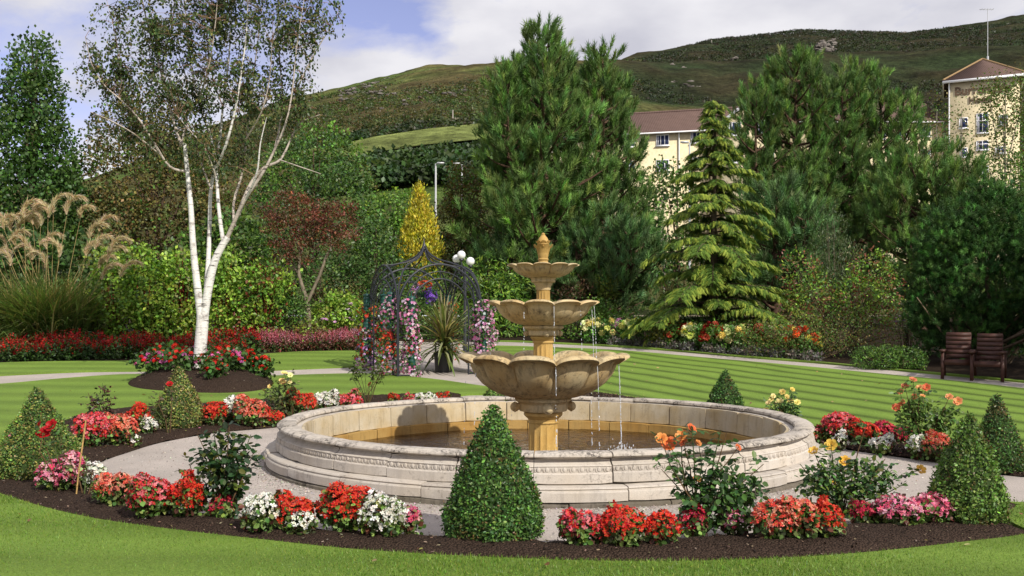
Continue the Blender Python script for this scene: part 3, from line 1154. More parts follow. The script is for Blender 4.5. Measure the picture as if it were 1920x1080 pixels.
cloud_shade = (np.clip((AZ - .085 + n_big * .05) / .06, 0, 1) * np.clip((YY - 255 - n_big * 110) / 90, 0, 1))[..., None]  # cloud shade over the far right slope, painted into the hill colour
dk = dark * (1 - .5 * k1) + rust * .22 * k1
C = C * (1 - cloud_shade) + dk * cloud_shade
pl = (np.clip((n_big - .25) * 3, 0, 1) * (YY < 480) * (AZ < .04))[..., None] * .5
C = C * (1 - pl) + pale * pl
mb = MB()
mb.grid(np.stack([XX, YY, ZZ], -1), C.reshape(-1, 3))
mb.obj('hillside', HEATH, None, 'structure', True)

# pasture strip on the lower slope
fy = np.linspace(233, 264, 8)
fa = np.linspace(-.22, .02, 34)
FA, FY = np.meshgrid(fa, fy, indexing='ij')
FYY = FY + (FA + .12) * 60
mb = MB()
mb.grid(np.stack([FA * FYY, FYY, gz(FA * FYY, FYY) + 4.2], -1), A_((.155, .185, .055)))
mb.obj('field', HEATH, None, 'structure', True)


def scrub(name, n, a0, a1, y0, y1, size, pal, per=9, kind='stuff', ok=None, flat=.45, leafk=.55):
    a = rng.uniform(a0, a1, n)
    y = y0 * (y1 / y0) ** rng.random(n)
    x = a * y
    if ok is not None:
        k = ok(a, y)
        a, x, y = a[k], x[k], y[k]
    n = len(x)
    s = size * rng.uniform(.5, 1.4, n) * (y / y1) ** .5
    P = np.column_stack([x, y, gz(x, y) + s * .2])
    cc = pick(pal, n, .25)
    P = np.repeat(P, per, 0)
    s = np.repeat(s, per)
    q = len(P)
    d = rsphere(q) * A_([1, 1, flat])
    d[:, 2] = np.abs(d[:, 2])
    P = P + d * s[:, None] * .75
    mb = MB()
    cards(mb, P, rsphere(q), d + A_([0, 0, .9]) + rsphere(q) * .5, s * leafk, s * leafk * .8, LEAF, np.repeat(cc, per, 0) * np.exp(rng.normal(0, .2, (q, 1))))
    return mb.obj(name, LEAFM, None, kind)


heathpal = [(.05, .08, .022), (.075, .10, .027), (.09, .065, .03), (.04, .06, .02), (.10, .085, .03)]
scrub('gorse_scrub', 14000, -.32, .14, 290, 640, 1.6, heathpal)
scrub('shaded_scrub', 20000, .08, .62, 250, 880, 1.9, [(.022, .034, .014), (.033, .043, .017), (.04, .03, .02), (.025, .036, .016)])  # scrub colours darkened to match the cloud shade painted on this slope
scrub('hedgerow', 420, -.21, -.03, 266, 292, 3.2, [(.03, .055, .02), (.045, .075, .022), (.055, .06, .025)], 60, flat=1.0, leafk=.28)
scrub('hedgerow', 700, -.21, -.02, 196, 226, 4.0, [(.035, .07, .022), (.055, .095, .03), (.035, .06, .022)], 60, flat=1.0, leafk=.28)
scrub('thicket', 900, .10, .62, 150, 320, 4.5, [(.035, .07, .02), (.055, .10, .025), (.07, .115, .035)], 50, flat=1.0, leafk=.28)
scrub('thicket', 420, .44, .60, 205, 250, 6.5, [(.04, .09, .02), (.07, .13, .03), (.05, .07, .024), (.09, .05, .03)], 70, flat=1.1, leafk=.25)
# rock outcrops
mb = MB()
rk = []
for (a0, a1, y0, y1, n, s) in ((-.185, -.13, 430, 560, 110, 3.0), (-.155, -.10, 360, 420, 16, 2.6), (-.15, -.08, 500, 600, 90, 2.4), (-.10, -.05, 370, 400, 14, 2.6), (.325, .345, 560, 640, 90, 3.5), (.17, .2, 430, 520, 60, 4.0), (.22, .24, 500, 560, 8, 4), (.4, .55, 400, 800, 14, 3)):
    for _ in range(n):
        a, y = rng.uniform(a0, a1), rng.uniform(y0, y1)
        s_ = s * rng.uniform(.08, .40)
        rk0 = len(mb.V)
        mb.ball((a * y, y, float(gz(a * y, y)) + s_ * .9), (s_ * 1.5, s_, s_ * rng.uniform(.3, .7)), 6, 4, C=A_((.19, .17, .15)) * rng.uniform(.5, 1.1))
        mb.V[rk0] = mb.V[rk0] + rng.normal(0, s_ * .22, mb.V[rk0].shape)
mb.obj('hillside_rocks', mat_vcol('lichen_rock', .95, .1, .6, .35), None, 'stuff')

# ------------------------------------------------------------------ hotel buildings
WALLP = mat_plain('yellow_render', (.66, .57, .37), .9, .1, 0, 3, .14, .1)
WHITE = mat_plain('white_upvc', (.78, .78, .80), .35, .4, 0, 3, .04)
DARKL = mat_plain('dark_letters', (.12, .075, .045), .6, .3, 0, 3, .1)


def mat_tiles():
    m, nt = new_mat('roof_tiles')
    pos = world_pos(nt)
    n = noise_(nt, 1.2, 4, .6, pos)
    c = mix(nt, n, (.115, .075, .065), (.19, .125, .105))
    w = N_(nt, 'ShaderNodeTexWave', {'Vector': pos, 'Scale': 1.6, 'Distortion': 0.0}, wave_type='BANDS', bands_direction='X').outputs['Fac']
    c = mix(nt, 1.0, c, ramp(nt, w, [(.1, .7), (.6, 1.1)]), 'MULTIPLY')
    finish(nt, c, .8, .2, w, .5, .05)
    return m


TILES = mat_tiles()


def mat_pane():
    m, nt = new_mat('window_glass')
    finish(nt, (.02, .03, .085), .15, .35)
    return m


PANE = mat_pane()
CURTAIN = mat_plain('net_curtain', (.5, .5, .55), .8, .1)


def window(parent, x, y, z, w, h, lights=3, tall=False):
    """white framed window set in a wall whose face is at y"""
    f = MB()
    t = .09
    f.box((x, y - .02, z + h / 2 - t / 2), (w, .14, t))
    f.box((x, y - .02, z - h / 2 + t / 2), (w, .14, t))
    for i in range(lights + 1):
        xx = x - w / 2 + t / 2 + i * (w - t) / lights
        f.box((xx, y - .022, z), (t * (.9 if 0 < i < lights else 1), .13, h - 2 * t))
    if tall:
        f.box((x, y - .021, z + h * .12), (w - 2 * t, .12, t))
    fr = f.obj('window', WHITE, parent)
    p = MB()
    p.box((x, y - .03, z), (w - t, .03, h - t))
    p.obj('pane', PANE, fr)
    s = MB()
    s.box((x, y - .08, z - h / 2 - .06), (w + .2, .22, .08))
    s.obj('sill', WHITE, fr)
    c = MB()
    c.box((x - w / 2 + .22, y - .05, z), (.14, .006, h - 2.4 * t))
    c.obj('curtain', CURTAIN, fr)


def slab_roof(mb, a, b, c, d, th=.14):
    """roof plane a-b (eave) to d-c (ridge) with thickness and tile courses"""
    P = [Vector(q) for q in (a, b, c, d)]
    n = (P[1] - P[0]).cross(P[3] - P[0]).normalized()
    if n.z < 0:
        n = -n
    rows = 16
    for i in range(rows):
        t0, t1 = i / rows, (i + 1) / rows + .012
        q0, q1 = P[0].lerp(P[3], t0), P[1].lerp(P[2], t0)
        q2, q3 = P[1].lerp(P[2], t1), P[0].lerp(P[3], t1)
        V = [q0 + n * th, q1 + n * th, q2 + n * (th * .55), q3 + n * (th * .55), q0, q1, q2, q3]
        mb.quads([tuple(v) for v in V], [(0, 1, 2, 3), (0, 4, 5, 1), (1, 5, 6, 2), (3, 2, 6, 7), (0, 3, 7, 4), (4, 7, 6, 5)])


HY = 110.0


def hx(px):
    return (px - 960) / FPX * HY


def hz(py):
    return EYE + (HZ - py) / FPX * HY


# long wing
def turn(o, px, deg):
    """turn a building about the vertical line through (px, HY)"""
    p = Vector((hx(px), HY, 0))
    o.rotation_euler = (0, 0, R(deg))
    o.location = p - Matrix.Rotation(R(deg), 3, 'Z') @ p


wing = thing('hotel_wing', 'long yellow rendered hotel wing with brown tiled roof behind the golden cedar', 'building', (0, 0, 0))
x0, x1 = hx(990), hx(1352)
eave, ridge = hz(247), hz(199)
mb = MB()
mb.box(((x0 + x1) / 2, HY + 5, (eave - 2) / 2), (x1 - x0, 10, eave + 2))
mb.obj('wall', WALLP, wing)
mb = MB()
slab_roof(mb, (x0 - .3, HY - .5, eave - .25), (x1 + 5.2, HY - .5, eave - .25), (x1 + 5.2, HY + 5, ridge + .25), (x0 - .3, HY + 5, ridge + .25))
slab_roof(mb, (x0 - .3, HY + 10.5, eave - .25), (x1 + 5.2, HY + 10.5, eave - .25), (x1 + 5.2, HY + 5.02, ridge + .25), (x0 - .3, HY + 5.02, ridge + .25))
mb.tube([(x0 - .3, HY + 5, ridge + .40), (x1 + 5.2, HY + 5, ridge + .40)], .16, 6)
mb.obj('roof', TILES, wing)
mb = MB()
mb.beam((x0 - .3, HY - .56, eave - .22), (x1 - .2, HY - .56, eave - .22), .14, .16)
mb.obj('gutter', WHITE, wing)
for px in (1273,):
    mb = MB()
    mb.tube([(hx(px), HY - .12, eave - .25), (hx(px), HY - .12, hz(345))], .08, 6)
    mb.obj('downpipe', WHITE, wing)
for px, py, w in ((1242.5, 263, 1.5), (1305, 261, 1.35), (1308, 308, 1.35), (1242.5, 310, 1.5), (1043, 313, 1.3), (1120, 263, 1.4), (1043, 265, 1.3), (1180, 263, 1.4), (1180, 310, 1.4)):
    window(wing, hx(px), HY, hz(py), w, 1.28, 3 if w > 1.4 else 2)
# projecting gable bay
gx0, gx1, gy_ = hx(1352), hx(1452), HY - 2.0
gm = (gx0 + gx1) / 2
gap_ = hz(204)
mb = MB()
mb.box((gm, gy_ + 5, (eave - 2) / 2), (gx1 - gx0, 10, eave + 2))
mb.add([(gx0, gy_, eave - 1e-3), (gx1, gy_, eave - 1e-3), (gm, gy_, gap_ - .2), (gx0, gy_ + .3, eave), (gx1, gy_ + .3, eave), (gm, gy_ + .3, gap_ - .2)], [(0, 1, 2), (3, 5, 4), (0, 2, 5), (0, 5, 3), (1, 4, 5), (1, 5, 2)])
mb.obj('gable_wall', WALLP, wing)
mb = MB()
slab_roof(mb, (gx0 - .6, gy_ - .35, eave - .2), (gx0 - .6, gy_ + 7, eave - .2), (gm, gy_ + 7, gap_), (gm, gy_ - .35, gap_))
slab_roof(mb, (gx1 + .6, gy_ - .35, eave - .2), (gx1 + .6, gy_ + 7, eave - .2), (gm, gy_ + 7, gap_), (gm, gy_ - .35, gap_))
mb.obj('gable_roof', TILES, wing)
mb = MB()
mb.beam((gx0 - .6, gy_ - .40, eave - .25), (gm, gy_ - .40, gap_ - .05), .06, .32)
mb.beam((gx1 + .6, gy_ - .40, eave - .25), (gm, gy_ - .40, gap_ - .05), .06, .32)
mb.obj('bargeboard', WHITE, wing)
window(wing, hx(1374), gy_, hz(255), 1.55, 1.5, 3)
window(wing, hx(1425), gy_, hz(255), 1.55, 1.5, 3)
window(wing, hx(1432), gy_, hz(306), 1.5, 1.3, 3)
window(wing, hx(1374), gy_, hz(306), 1.5, 1.3, 3)

turn(wing, 1240, -15)

# lower block and tower
low = thing('hotel_block', 'lower yellow hotel block with brown tiled roof joined to the tower', 'building', (0, 0, 0))
lx0, lx1 = hx(1470), hx(1777)
le, lr = hz(222), hz(173)
mb = MB()
mb.box(((lx0 + lx1) / 2, HY + 6, (le - 2) / 2), (lx1 - lx0, 9, le + 2))
mb.obj('wall', WALLP, low)
mb = MB()
slab_roof(mb, (lx0, HY + 1.0, le - .25), (lx1, HY + 1.0, le - .25), (lx1, HY + 6, lr), (lx0, HY + 6, lr))
slab_roof(mb, (lx0, HY + 11, le - .25), (lx1, HY + 11, le - .25), (lx1, HY + 6.02, lr), (lx0, HY + 6.02, lr))
mb.obj('roof', TILES, low)
mb = MB()
mb.beam((lx0, HY + .93, le - .22), (lx1, HY + .93, le - .22), .14, .16)
mb.obj('gutter', WHITE, low)
for px, py in ((1745, 240), (1700, 245), (1660, 245), (1745, 288), (1640, 335), (1580, 300), (1520, 300)):
    window(low, hx(px), HY + 1.5, hz(py), 1.3, 1.4, 2)

tower = thing('hotel_tower', 'square yellow hotel tower with pyramid tiled roof and dark lettering', 'building', (0, 0, 0))
tx0, tx1 = hx(1778), hx(1896)
te = hz(152)
tw = tx1 - tx0
tm = (tx0 + tx1) / 2
mb = MB()
mb.box((tm, HY + tw / 2, (te - 2) / 2), (tw, tw, te + 2))
mb.obj('wall', WALLP, tower)
ap = (tm, HY + tw / 2, hz(105))
o_ = .55
cs = [(tx0 - o_, HY - o_, te - .1), (tx1 + o_, HY - o_, te - .1), (tx1 + o_, HY + tw + o_, te - .1), (tx0 - o_, HY + tw + o_, te - .1)]
mb = MB()
for i in range(4):
    a, b = cs[i], cs[(i + 1) % 4]
    slab_roof(mb, a, b, ap, ap)
mb.obj('roof', TILES, tower)
mb = MB()
for i in range(4):
    mb.tube([Vector(cs[i]) + Vector((0, 0, .14)), Vector(ap) + Vector((0, 0, .16))], .13, 6)
mb.obj('hip_tile', mat_plain('hip_tiles', (.30, .2, .1), .8, .2), tower)
mb = MB()
for i in range(4):
    mb.beam(Vector(cs[i]) + Vector((0, 0, -.12)), Vector(cs[(i + 1) % 4]) + Vector((0, 0, -.12)), .14, .28)
mb.obj('gutter', WHITE, tower)
mb = MB()
mb.tube([(tx0 + .1, HY - .1, te - .3), (tx0 + .1, HY - .1, hz(380))], .09, 6)
mb.obj('downpipe', WHITE, tower)
for px, py, w, h, t in ((1808, 233, .95, 1.25, False), (1845, 236, 1.25, 2.3, True), (1885, 233, .9, 1.2, False), (1845, 277, 1.3, 1.1, True), (1880, 288, 1.1, .8, False), (1808, 288, .85, 1.1, False), (1845, 325, 1.3, 1.2, True)):
    window(tower, tx0 + (px - 1778) / 138 * tw, HY, hz(py), w, h, 1 if w < 1 else 2, t)


def lettering(text, px, py, hpx, parent, stretch=1.0):
    cu = bpy.data.curves.new('lettering', 'FONT')
    cu.body = text
    cu.size = hpx / FPX * HY * 1.42
    cu.extrude = .04
    cu.offset = .03
    cu.space_character = 1.02
    o = bpy.data.objects.new('lettering', cu)
    COL.objects.link(o)
    o.rotation_euler = (R(90), 0, 0)
    o.location = (hx(px), HY - .06, hz(py))
    o.scale = (stretch, 1, 1)
    cu.materials.append(DARKL)
    dg = bpy.context.evaluated_depsgraph_get()
    me = bpy.data.meshes.new_from_object(o.evaluated_get(dg))
    n = link('lettering', me, parent)
    n.rotation_euler, n.location, n.scale = o.rotation_euler, o.location, o.scale
    bpy.data.objects.remove(o)


lettering('Burrendale', 1788, 180, 14.5, tower, 1.02)
lettering('Hotel', 1812, 197.5, 12, tower, 1.0)

turn(tower, 1778, -25)

# poles and lamps beyond the garden
GALV = mat_plain('galvanised_steel', (.55, .56, .57), .5, .5, .3, 8, .08)
OLDWOOD = mat_plain('grey_pole_wood', (.34, .31, .27), .9, .1, 0, 4, .2)


def road_lamp(px, ptop, pbot, Y, label, head=1):
    b = W(px, pbot, Y)
    b.z = float(gz(b.x, b.y))
    h = W(px, ptop, Y).z - b.z
    t = thing('road_lamp', label, 'lamp post', b, group='road lamps beyond the garden')
    mb = MB()
    mb.tube([(0, 0, -.2), (0, 0, h * .5), (0, 0, h)], [.14, .12, .09], 8)
    mb.tube([(0, 0, h - .05), (.25 * head, -.1, h + .04)], .05, 6)
    mb.obj('pole', GALV, t, None, True, 40)
    mb = MB()
    mb.box((.55 * head, -.15, h + .05), (.8, .32, .16))
    mb.box((.5 * head, -.15, h - .05), (.55, .22, .06))
    mb.obj('lamp_head', GALV, t)


road_lamp(817, 307, 385, 105, 'white road lamp post standing clear above the hedge by the golden conifer')
road_lamp(866, 308, 385, 105, 'road lamp half hidden by the tall pine near the golden conifer', -1)
road_lamp(1293, 268, 330, 96, 'road lamp in front of the yellow hotel wall beside a downpipe', -1)
0 and road_lamp(166, 352, 400, 70, 'small white lamp post showing between the dark hornbeam and the birch', 1)


def pole_thing(px, ptop, pbot, Y, r, label, name='utility_pole', cat='pole', cross=True, mat=None, antenna=False):
    b = W(px, pbot, Y)
    b.z = float(gz(b.x, b.y))
    h = W(px, ptop, Y).z - b.z
    t = thing(name, label, cat, b, group='poles on the hillside' if not antenna else None)
    mb = MB()
    top = h if not antenna else h * .80
    mb.tube([(0, 0, -1), (0, 0, top)], [r, r * .75], 8)
    mb.obj('pole', mat or OLDWOOD, t, None, True, 40)
    if cross:
        mb = MB()
        mb.beam((-1.1, 0, h - .5), (1.1, 0, h - .5), .16, .16)
        mb.obj('crossarm', OLDWOOD, t)
    if antenna:
        mb = MB()
        mb.tube([(0, 0, top), (0, 0, h)], .05, 5)
        mb.beam((-1.2, 0, h - .05), (1.0, .2, h), .05, .05)
        for q in (-.9, -.5, -.1, .3, .7):
            mb.beam((q, -.35, h - .03), (q, .35, h - .03), .035, .035)
        mb.obj('antenna', GALV, t)


pole_thing(849, 206, 260, 300, .26, 'tall wooden utility pole on the green slope above the pasture', cross=False)
pole_thing(1334, 75, 102, 720, .4, 'thin pole on the cloud shaded slope below the hill crest', cross=False)
pole_thing(1769, 86, 108, 620, .4, 'short pole among dark scrub behind the hotel tower', cross=False)
pole_thing(1852, 17, 110, 135, .20, 'pale mast with television aerial rising behind the hotel tower', 'aerial_mast', 'mast', False, GALV, True)

# ------------------------------------------------------------------ wrought iron arbour
IRON = mat_plain('dark_painted_iron', (.022, .024, .032), .45, .5, 0, 30, .2)
F0 = at(746, 709)
AR = R(26.5)
AW = 2.05
arb = thing('garden_arbour', 'dark wrought iron arbour with arched sides and pointed crown over the gravel path', 'arbour', F0 + Vector((0, 0, -.004)), AR)
# local frame: front corner at the origin, x along the right face, y along the left face
cor = [(0, 0), (AW, 0), (AW, AW), (0, AW)]
mid = (AW / 2, AW / 2)
SP = 1.52
for i in range(4):
    a, b = Vector(cor[i]).to_3d(), Vector(cor[(i + 1) % 4]).to_3d()
    d = (b - a).normalized()
    mb = MB()
    mb.tube([a, a + Vector((0, 0, SP))], .032, 8)
    mb.ball((a.x, a.y, .02), (.06, .06, .03), 8, 4)
    mb.obj('post', IRON, arb, None, True, 40)
    for s_, o in ((1, a), (-1, b)):                # inner posts and the ladder panel between the two posts
        q = o + d * (.32 * s_)
        mb = MB()
        mb.tube([q, q + Vector((0, 0, SP))], .020, 6)
        mb.obj('post', IRON, arb, None, True, 40)
        for z in (.06, .48, .92, 1.36, SP):
            mb = MB()
            mb.tube([o + Vector((0, 0, z)), q + Vector((0, 0, z))], .013, 5)
            mb.obj('rung', IRON, arb, None, True, 40)
        for z in (.27, .70, 1.14):
            mb = MB()
            for sg in (1, -1):
                t = np.linspace(0, 4.2, 16)
                c = (o + q) / 2
                mb.tube([c + d * (s_ * sg * .085 * (1 - .16 * k) * math.cos(k)) + Vector((0, 0, z + sg * .085 + .085 * (1 - .16 * k) * math.sin(k) * sg)) for k in t], .009, 4)
            mb.obj('scroll', IRON, arb, None, True, 40)
    for rad, th_, zb in ((AW / 2, .026, SP), (AW / 2 - .16, .014, SP), (AW / 2 - .32, .020, SP)):
        t = np.linspace(0, PI, 22)
        c = (a + b) / 2
        mb = MB()
        mb.tube([c - d * (rad * math.cos(k)) + Vector((0, 0, zb + rad * 1.04 * math.sin(k))) for k in t], th_, 6)
        mb.obj('arch', IRON, arb, None, True, 40)
    c = (a + b) / 2
    for k in np.linspace(.35, PI - .35, 7):
        p0 = c - d * ((AW / 2 - .32) * math.cos(k)) + Vector((0, 0, SP + (AW / 2 - .32) * 1.04 * math.sin(k)))
        p1 = c - d * (AW / 2 * math.cos(k)) + Vector((0, 0, SP + AW / 2 * 1.04 * math.sin(k)))
        mb = MB()
        mb.tube([p0, p1], .010, 4)
        mb.obj('arch_brace', IRON, arb, None, True, 40)
    for k in (PI * .22, PI * .78):
        c2 = c - d * ((AW / 2 - .16) * math.cos(k)) + Vector((0, 0, SP + (AW / 2 - .16) * 1.04 * math.sin(k)))
        mb = MB()
        mb.tube([c2 + d * (.10 * math.cos(q)) + Vector((0, 0, .10 * math.sin(q))) for q in np.linspace(0, 2 * PI, 13)], .010, 4)
        mb.obj('ring', IRON, arb, None, True, 40)
    # ogee rib from the corner up to the crown
    m3 = Vector((mid[0], mid[1], 0))
    o = a - m3
    mb = MB()
    prof = [(1.0, SP), (1.0, SP + .28), (.95, SP + .60), (.83, SP + .88), (.66, SP + 1.05), (.46, SP + 1.15), (.28, SP + 1.22), (.14, SP + 1.32), (.06, SP + 1.43), (.02, SP + 1.55)]
    mb.tube([m3 + o * f + Vector((0, 0, z)) for f, z in prof], .021, 6)
    mb.obj('crown_rib', IRON, arb, None, True, 40)
    mb = MB()
    o2 = (a + b) / 2 - m3
    prof = [(1.0, SP + 1.06), (.72, SP + 1.10), (.45, SP + 1.15), (.27, SP + 1.22), (.13, SP + 1.32), (.05, SP + 1.45)]
    mb.tube([m3 + o2 * f + Vector((0, 0, z)) for f, z in prof], .016, 6)
    mb.obj('crown_rib', IRON, arb, None, True, 40)
mb = MB()
mb.lathe([(.02, SP + 1.44), (.045, SP + 1.49), (.03, SP + 1.52), (.05, SP + 1.55), (.04, SP + 1.59), (.018, SP + 1.64), (.012, SP + 1.72), (.001, SP + 1.78)], 10, (mid[0], mid[1], 0))
mb.obj('finial', IRON, arb, None, True, 40)
mb = MB()
for q in np.linspace(0, 2 * PI, 5)[:-1]:
    mb.tube([(mid[0], mid[1], SP + 1.45), (mid[0], mid[1], SP + .55)], .006, 4)
mb.obj('basket_chain', IRON, arb)


def arb_pt(lx, ly, z):
    return F0 + Matrix.Rotation(AR, 3, 'Z') @ Vector((lx, ly, 0)) + Vector((0, 0, z))


# flower pouches: green quilted tubes strapped to the piers, spilling busy lizzies and begonias
POUCH = mat_plain('green_pouch_plastic', (.010, .065, .05), .4, .5, 0, 15, .2)
PINKS = [(.62, .22, .42), (.72, .42, .58), (.55, .12, .32), (.75, .6, .68)]
LILAC = [(.40, .18, .50), (.55, .3, .6), (.6, .35, .55)]
REDS = [(.50, .014, .010), (.58, .035, .012), (.42, .010, .012)]
ORANGES = [(.62, .07, .015), (.6, .04, .015), (.66, .14, .03)]
MIDG = [(.06, .14, .03), (.09, .19, .04), (.045, .10, .025)]


def pouch_column(base, bands, label, rw=.20, pouches=(.6, 1.25, 1.7), depth=.18):
    t = thing('flower_pouch', label, 'hanging planter', base, group='flower pouches on the arbour')
    for z in pouches:
        mb = MB()
        prof = [(.02, z - .24)]
        for k in range(6):
            zz = z - .24 + .08 * k
            prof += [(.085, zz + .01), (.098, zz + .04), (.085, zz + .07)]
        prof += [(.02, z + .25)]
        mb.lathe(prof, 14)
        mb.tube([(0, 0, z + .24), (.0, .0, z + .36)], .012, 5)
        mb.obj('pouch', POUCH, t, None, True, 60)
    fo, fb = MB(), MB()
    for (z0, z1, pal, n, w) in bands:
        lob = [(rng.normal(0, .04), rng.normal(0, .04), z, w * rng.uniform(.9, 1.35), max(.14, w * .85), .16) for z in np.arange(z0 + .08, z1, .16)]
        foliage(fo, lob, int(n * 2.6), .055, .04, MIDG, OVAL, 4, .04, fill=.3)
        P, Nn = lobe_points(lob, n, .9, 1.1)
        Nn = Nn + rsphere(n) * .4 + A_([0, -.2, .2])
        s = rng.uniform(.024, .040, n)
        cards(fb, P, rsphere(n), Nn, s, s, FLOWER5, pick(pal, n, .18), (.6, .4, .35))
    fo.obj('foliage', LEAFM, t, 'stuff')
    fb.obj('blossoms', PETAL, t, 'stuff')
    return t


pouch_column(arb_pt(-.06, AW + .02, 0), [(.05, .55, PINKS + LILAC, 190, .22), (.35, .8, LILAC + REDS, 120, .2), (.85, 1.15, PINKS + REDS, 60, .2), (1.3, 1.6, ORANGES, 70, .18)], 'green flower pouches with lilac and orange blossom on the leftmost arbour pier')
pouch_column(arb_pt(-.05, .34, 0), [(.0, .62, PINKS + ORANGES, 190, .16), (.62, 1.05, REDS + ORANGES, 130, .16), (1.15, 1.75, PINKS, 200, .17)], 'pink and orange busy lizzies in pouches on the left side of the front arbour pier')
pouch_column(arb_pt(.30, -.06, 0), [(.02, .62, PINKS, 190, .15), (.62, .95, REDS + PINKS, 110, .17), (.95, 1.75, PINKS, 260, .17)], 'pale pink busy lizzies trailing down the right side of the front arbour pier', pouches=(.5, 1.15, 1.6))
pouch_column(arb_pt(AW + .05, -.02, 0), [(.0, .42, PINKS, 90, .22), (.45, .95, PINKS, 170, .26), (.9, 1.75, PINKS, 420, .26)], 'thick column of pink busy lizzies on the arbour pier nearest the fountain', pouches=(.75, 1.3))
pouch_column(arb_pt(AW + .0, AW, 0), [(.9, 1.7, ORANGES, 110, .2), (.3, .8, ORANGES, 50, .2)], 'orange begonias in green pouches on the rear arbour pier')
pouch_column(arb_pt(.36, AW, 0), [(.7, 1.15, REDS, 130, .22), (.3, .7, ORANGES, 60, .18)], 'deep red begonias in pouches on the shaded rear pier of the arbour')

# hanging basket in the crown
hb = thing('hanging_basket', 'round hanging basket with purple and orange flowers under the arbour crown', 'hanging basket', arb_pt(mid[0], mid[1], 1.78))
mb = MB()
mb.lathe([(.001, 0), (.10, .02), (.16, .09), (.19, .18), (.17, .18), (.12, .1), (.001, .06)], 18)
mb.obj('basket', POUCH, hb, None, True, 40)
mb = MB()
for q in (0, 2.1, 4.2):
    mb.tube([(.18 * math.cos(q), .18 * math.sin(q), .18), (0, 0, .48)], .006, 4)
mb.obj('chain', IRON, hb)
fo, fb = MB(), MB()
foliage(fo, [(0, 0, .2, .27, .27, .18), (.1, -.05, .02, .18, .18, .2)], 420, .06, .045, MIDG, OVAL, 4, .05)
for lob, pal, n in (([(-.16, 0, .22, .16, .2, .16)], PINKS + LILAC, 60), ([(.02, 0, .36, .16, .16, .1)], ORANGES, 60), ([(.16, -.05, .10, .15, .2, .2)], [(.14, .05, .42), (.2, .08, .5)], 120)):
    P, Nn = lobe_points(lob, n, .9, 1.1)
    cards(fb, P, rsphere(n), Nn + rsphere(n) * .4, .036, .036, FLOWER5, pick(pal, n, .15), (.6, .5, .3))
fo.obj('foliage', LEAFM, hb, 'stuff')
fb.obj('blossoms', PETAL, hb, 'stuff')

# globe lamp
gl = at(872, 655)
gl.y = 27.5
gl.x = (872 - 960) / FPX * 27.5
gl.z = float(garden_z(27.5))
lampt = thing('globe_lamp', 'dark iron lamp standard with three white globes behind the arbour', 'lamp post', gl)
mb = MB()
zt = W(872, 500, 27.5).z - gl.z
mb.tube([(0, 0, -.1), (0, 0, .5), (0, 0, zt)], [.07, .05, .04], 8)
for px, py in ((865, 478), (882, 490), (855, 484)):
    p = W(px, py, 27.5) - gl
    dy = .3 if px == 855 else 0
    mb.tube([(0, 0, zt - .3), (p.x * .7, dy * .7, zt - .2), (p.x, dy, p.z - .15)], .02, 6)
    mb.lathe([(.03, -.19), (.07, -.15), (.06, -.11)], 10, (p.x, dy, p.z))
mb.obj('pole', IRON, lampt, None, True, 40)
GLOBE = mat_plain('opal_globe', (.80, .80, .80), .25, .5, 0, 3, .02)
for px, py in ((865, 478), (882, 490), (855, 484)):
    p = W(px, py, 27.5) - gl
    mb = MB()
    mb.ball((p.x, .3 if px == 855 else 0, p.z), .125, 20, 12)
    mb.obj('globe', GLOBE, lampt, None, True)

# variegated cordyline in a tall black pot
pb = at(832, 697)
pot = thing('planter_pot', 'tall black planter pot standing on the gravel under the arbour', 'plant pot', pb)
mb = MB()
mb.lathe([(.001, 0), (.20, 0), (.235, .40), (.25, .41), (.25, .45), (.22, .45), (.21, .40), (.001, .38)], 24)
mb.obj('pot', mat_plain('black_glaze', (.012, .012, .014), .35, .5), pot, None, True, 40)
cp = thing('cordyline', 'spiky green and cream striped cordyline growing in the black pot', 'plant', pb + Vector((0, 0, .40)))
mb = MB()
BL = (A_([(0, .5, 0), (0, -.5, 0), (.3, .62, .3), (.3, -.62, .3), (.6, .55, 0), (.6, -.55, 0), (.85, .3, -1.6), (.85, -.3, -1.6), (1, 0, -3.2)], float), A_([(0, 1, 3), (0, 3, 2), (2, 3, 5), (2, 5, 4), (4, 5, 7), (4, 7, 6), (6, 7, 8)]))
n = 270
el = rng.uniform(-.45, 1.45, n)
a = rng.uniform(0, 2 * PI, n)
U = np.stack([np.cos(el) * np.cos(a), np.cos(el) * np.sin(a), np.sin(el)], 1)
NN = np.stack([-np.sin(el) * np.cos(a), -np.sin(el) * np.sin(a), np.cos(el)], 1)
P = np.stack([.04 * np.cos(a), .04 * np.sin(a), .10 + .3 * rng.random(n) + .15 * np.sin(el)], 1)
cards(mb, P, U, NN, rng.uniform(.75, 1.2, n), rng.uniform(.034, .055, n), BL, pick([(.20, .24, .07), (.30, .30, .13), (.13, .18, .05), (.42, .38, .2), (.17, .15, .06)], n, .2))
mb.obj('foliage', LEAFM, cp)
mb = MB()
mb.tube([(0, 0, -.05), (0, 0, .42)], .035, 7, A_((.10, .07, .04)))
mb.obj('trunk', BARK, cp)

# two wooden armchairs by the far path
CHAIRW = mat_plain('brown_stained_wood', (.060, .023, .016), .55, .35, 0, 12, .3, .25)


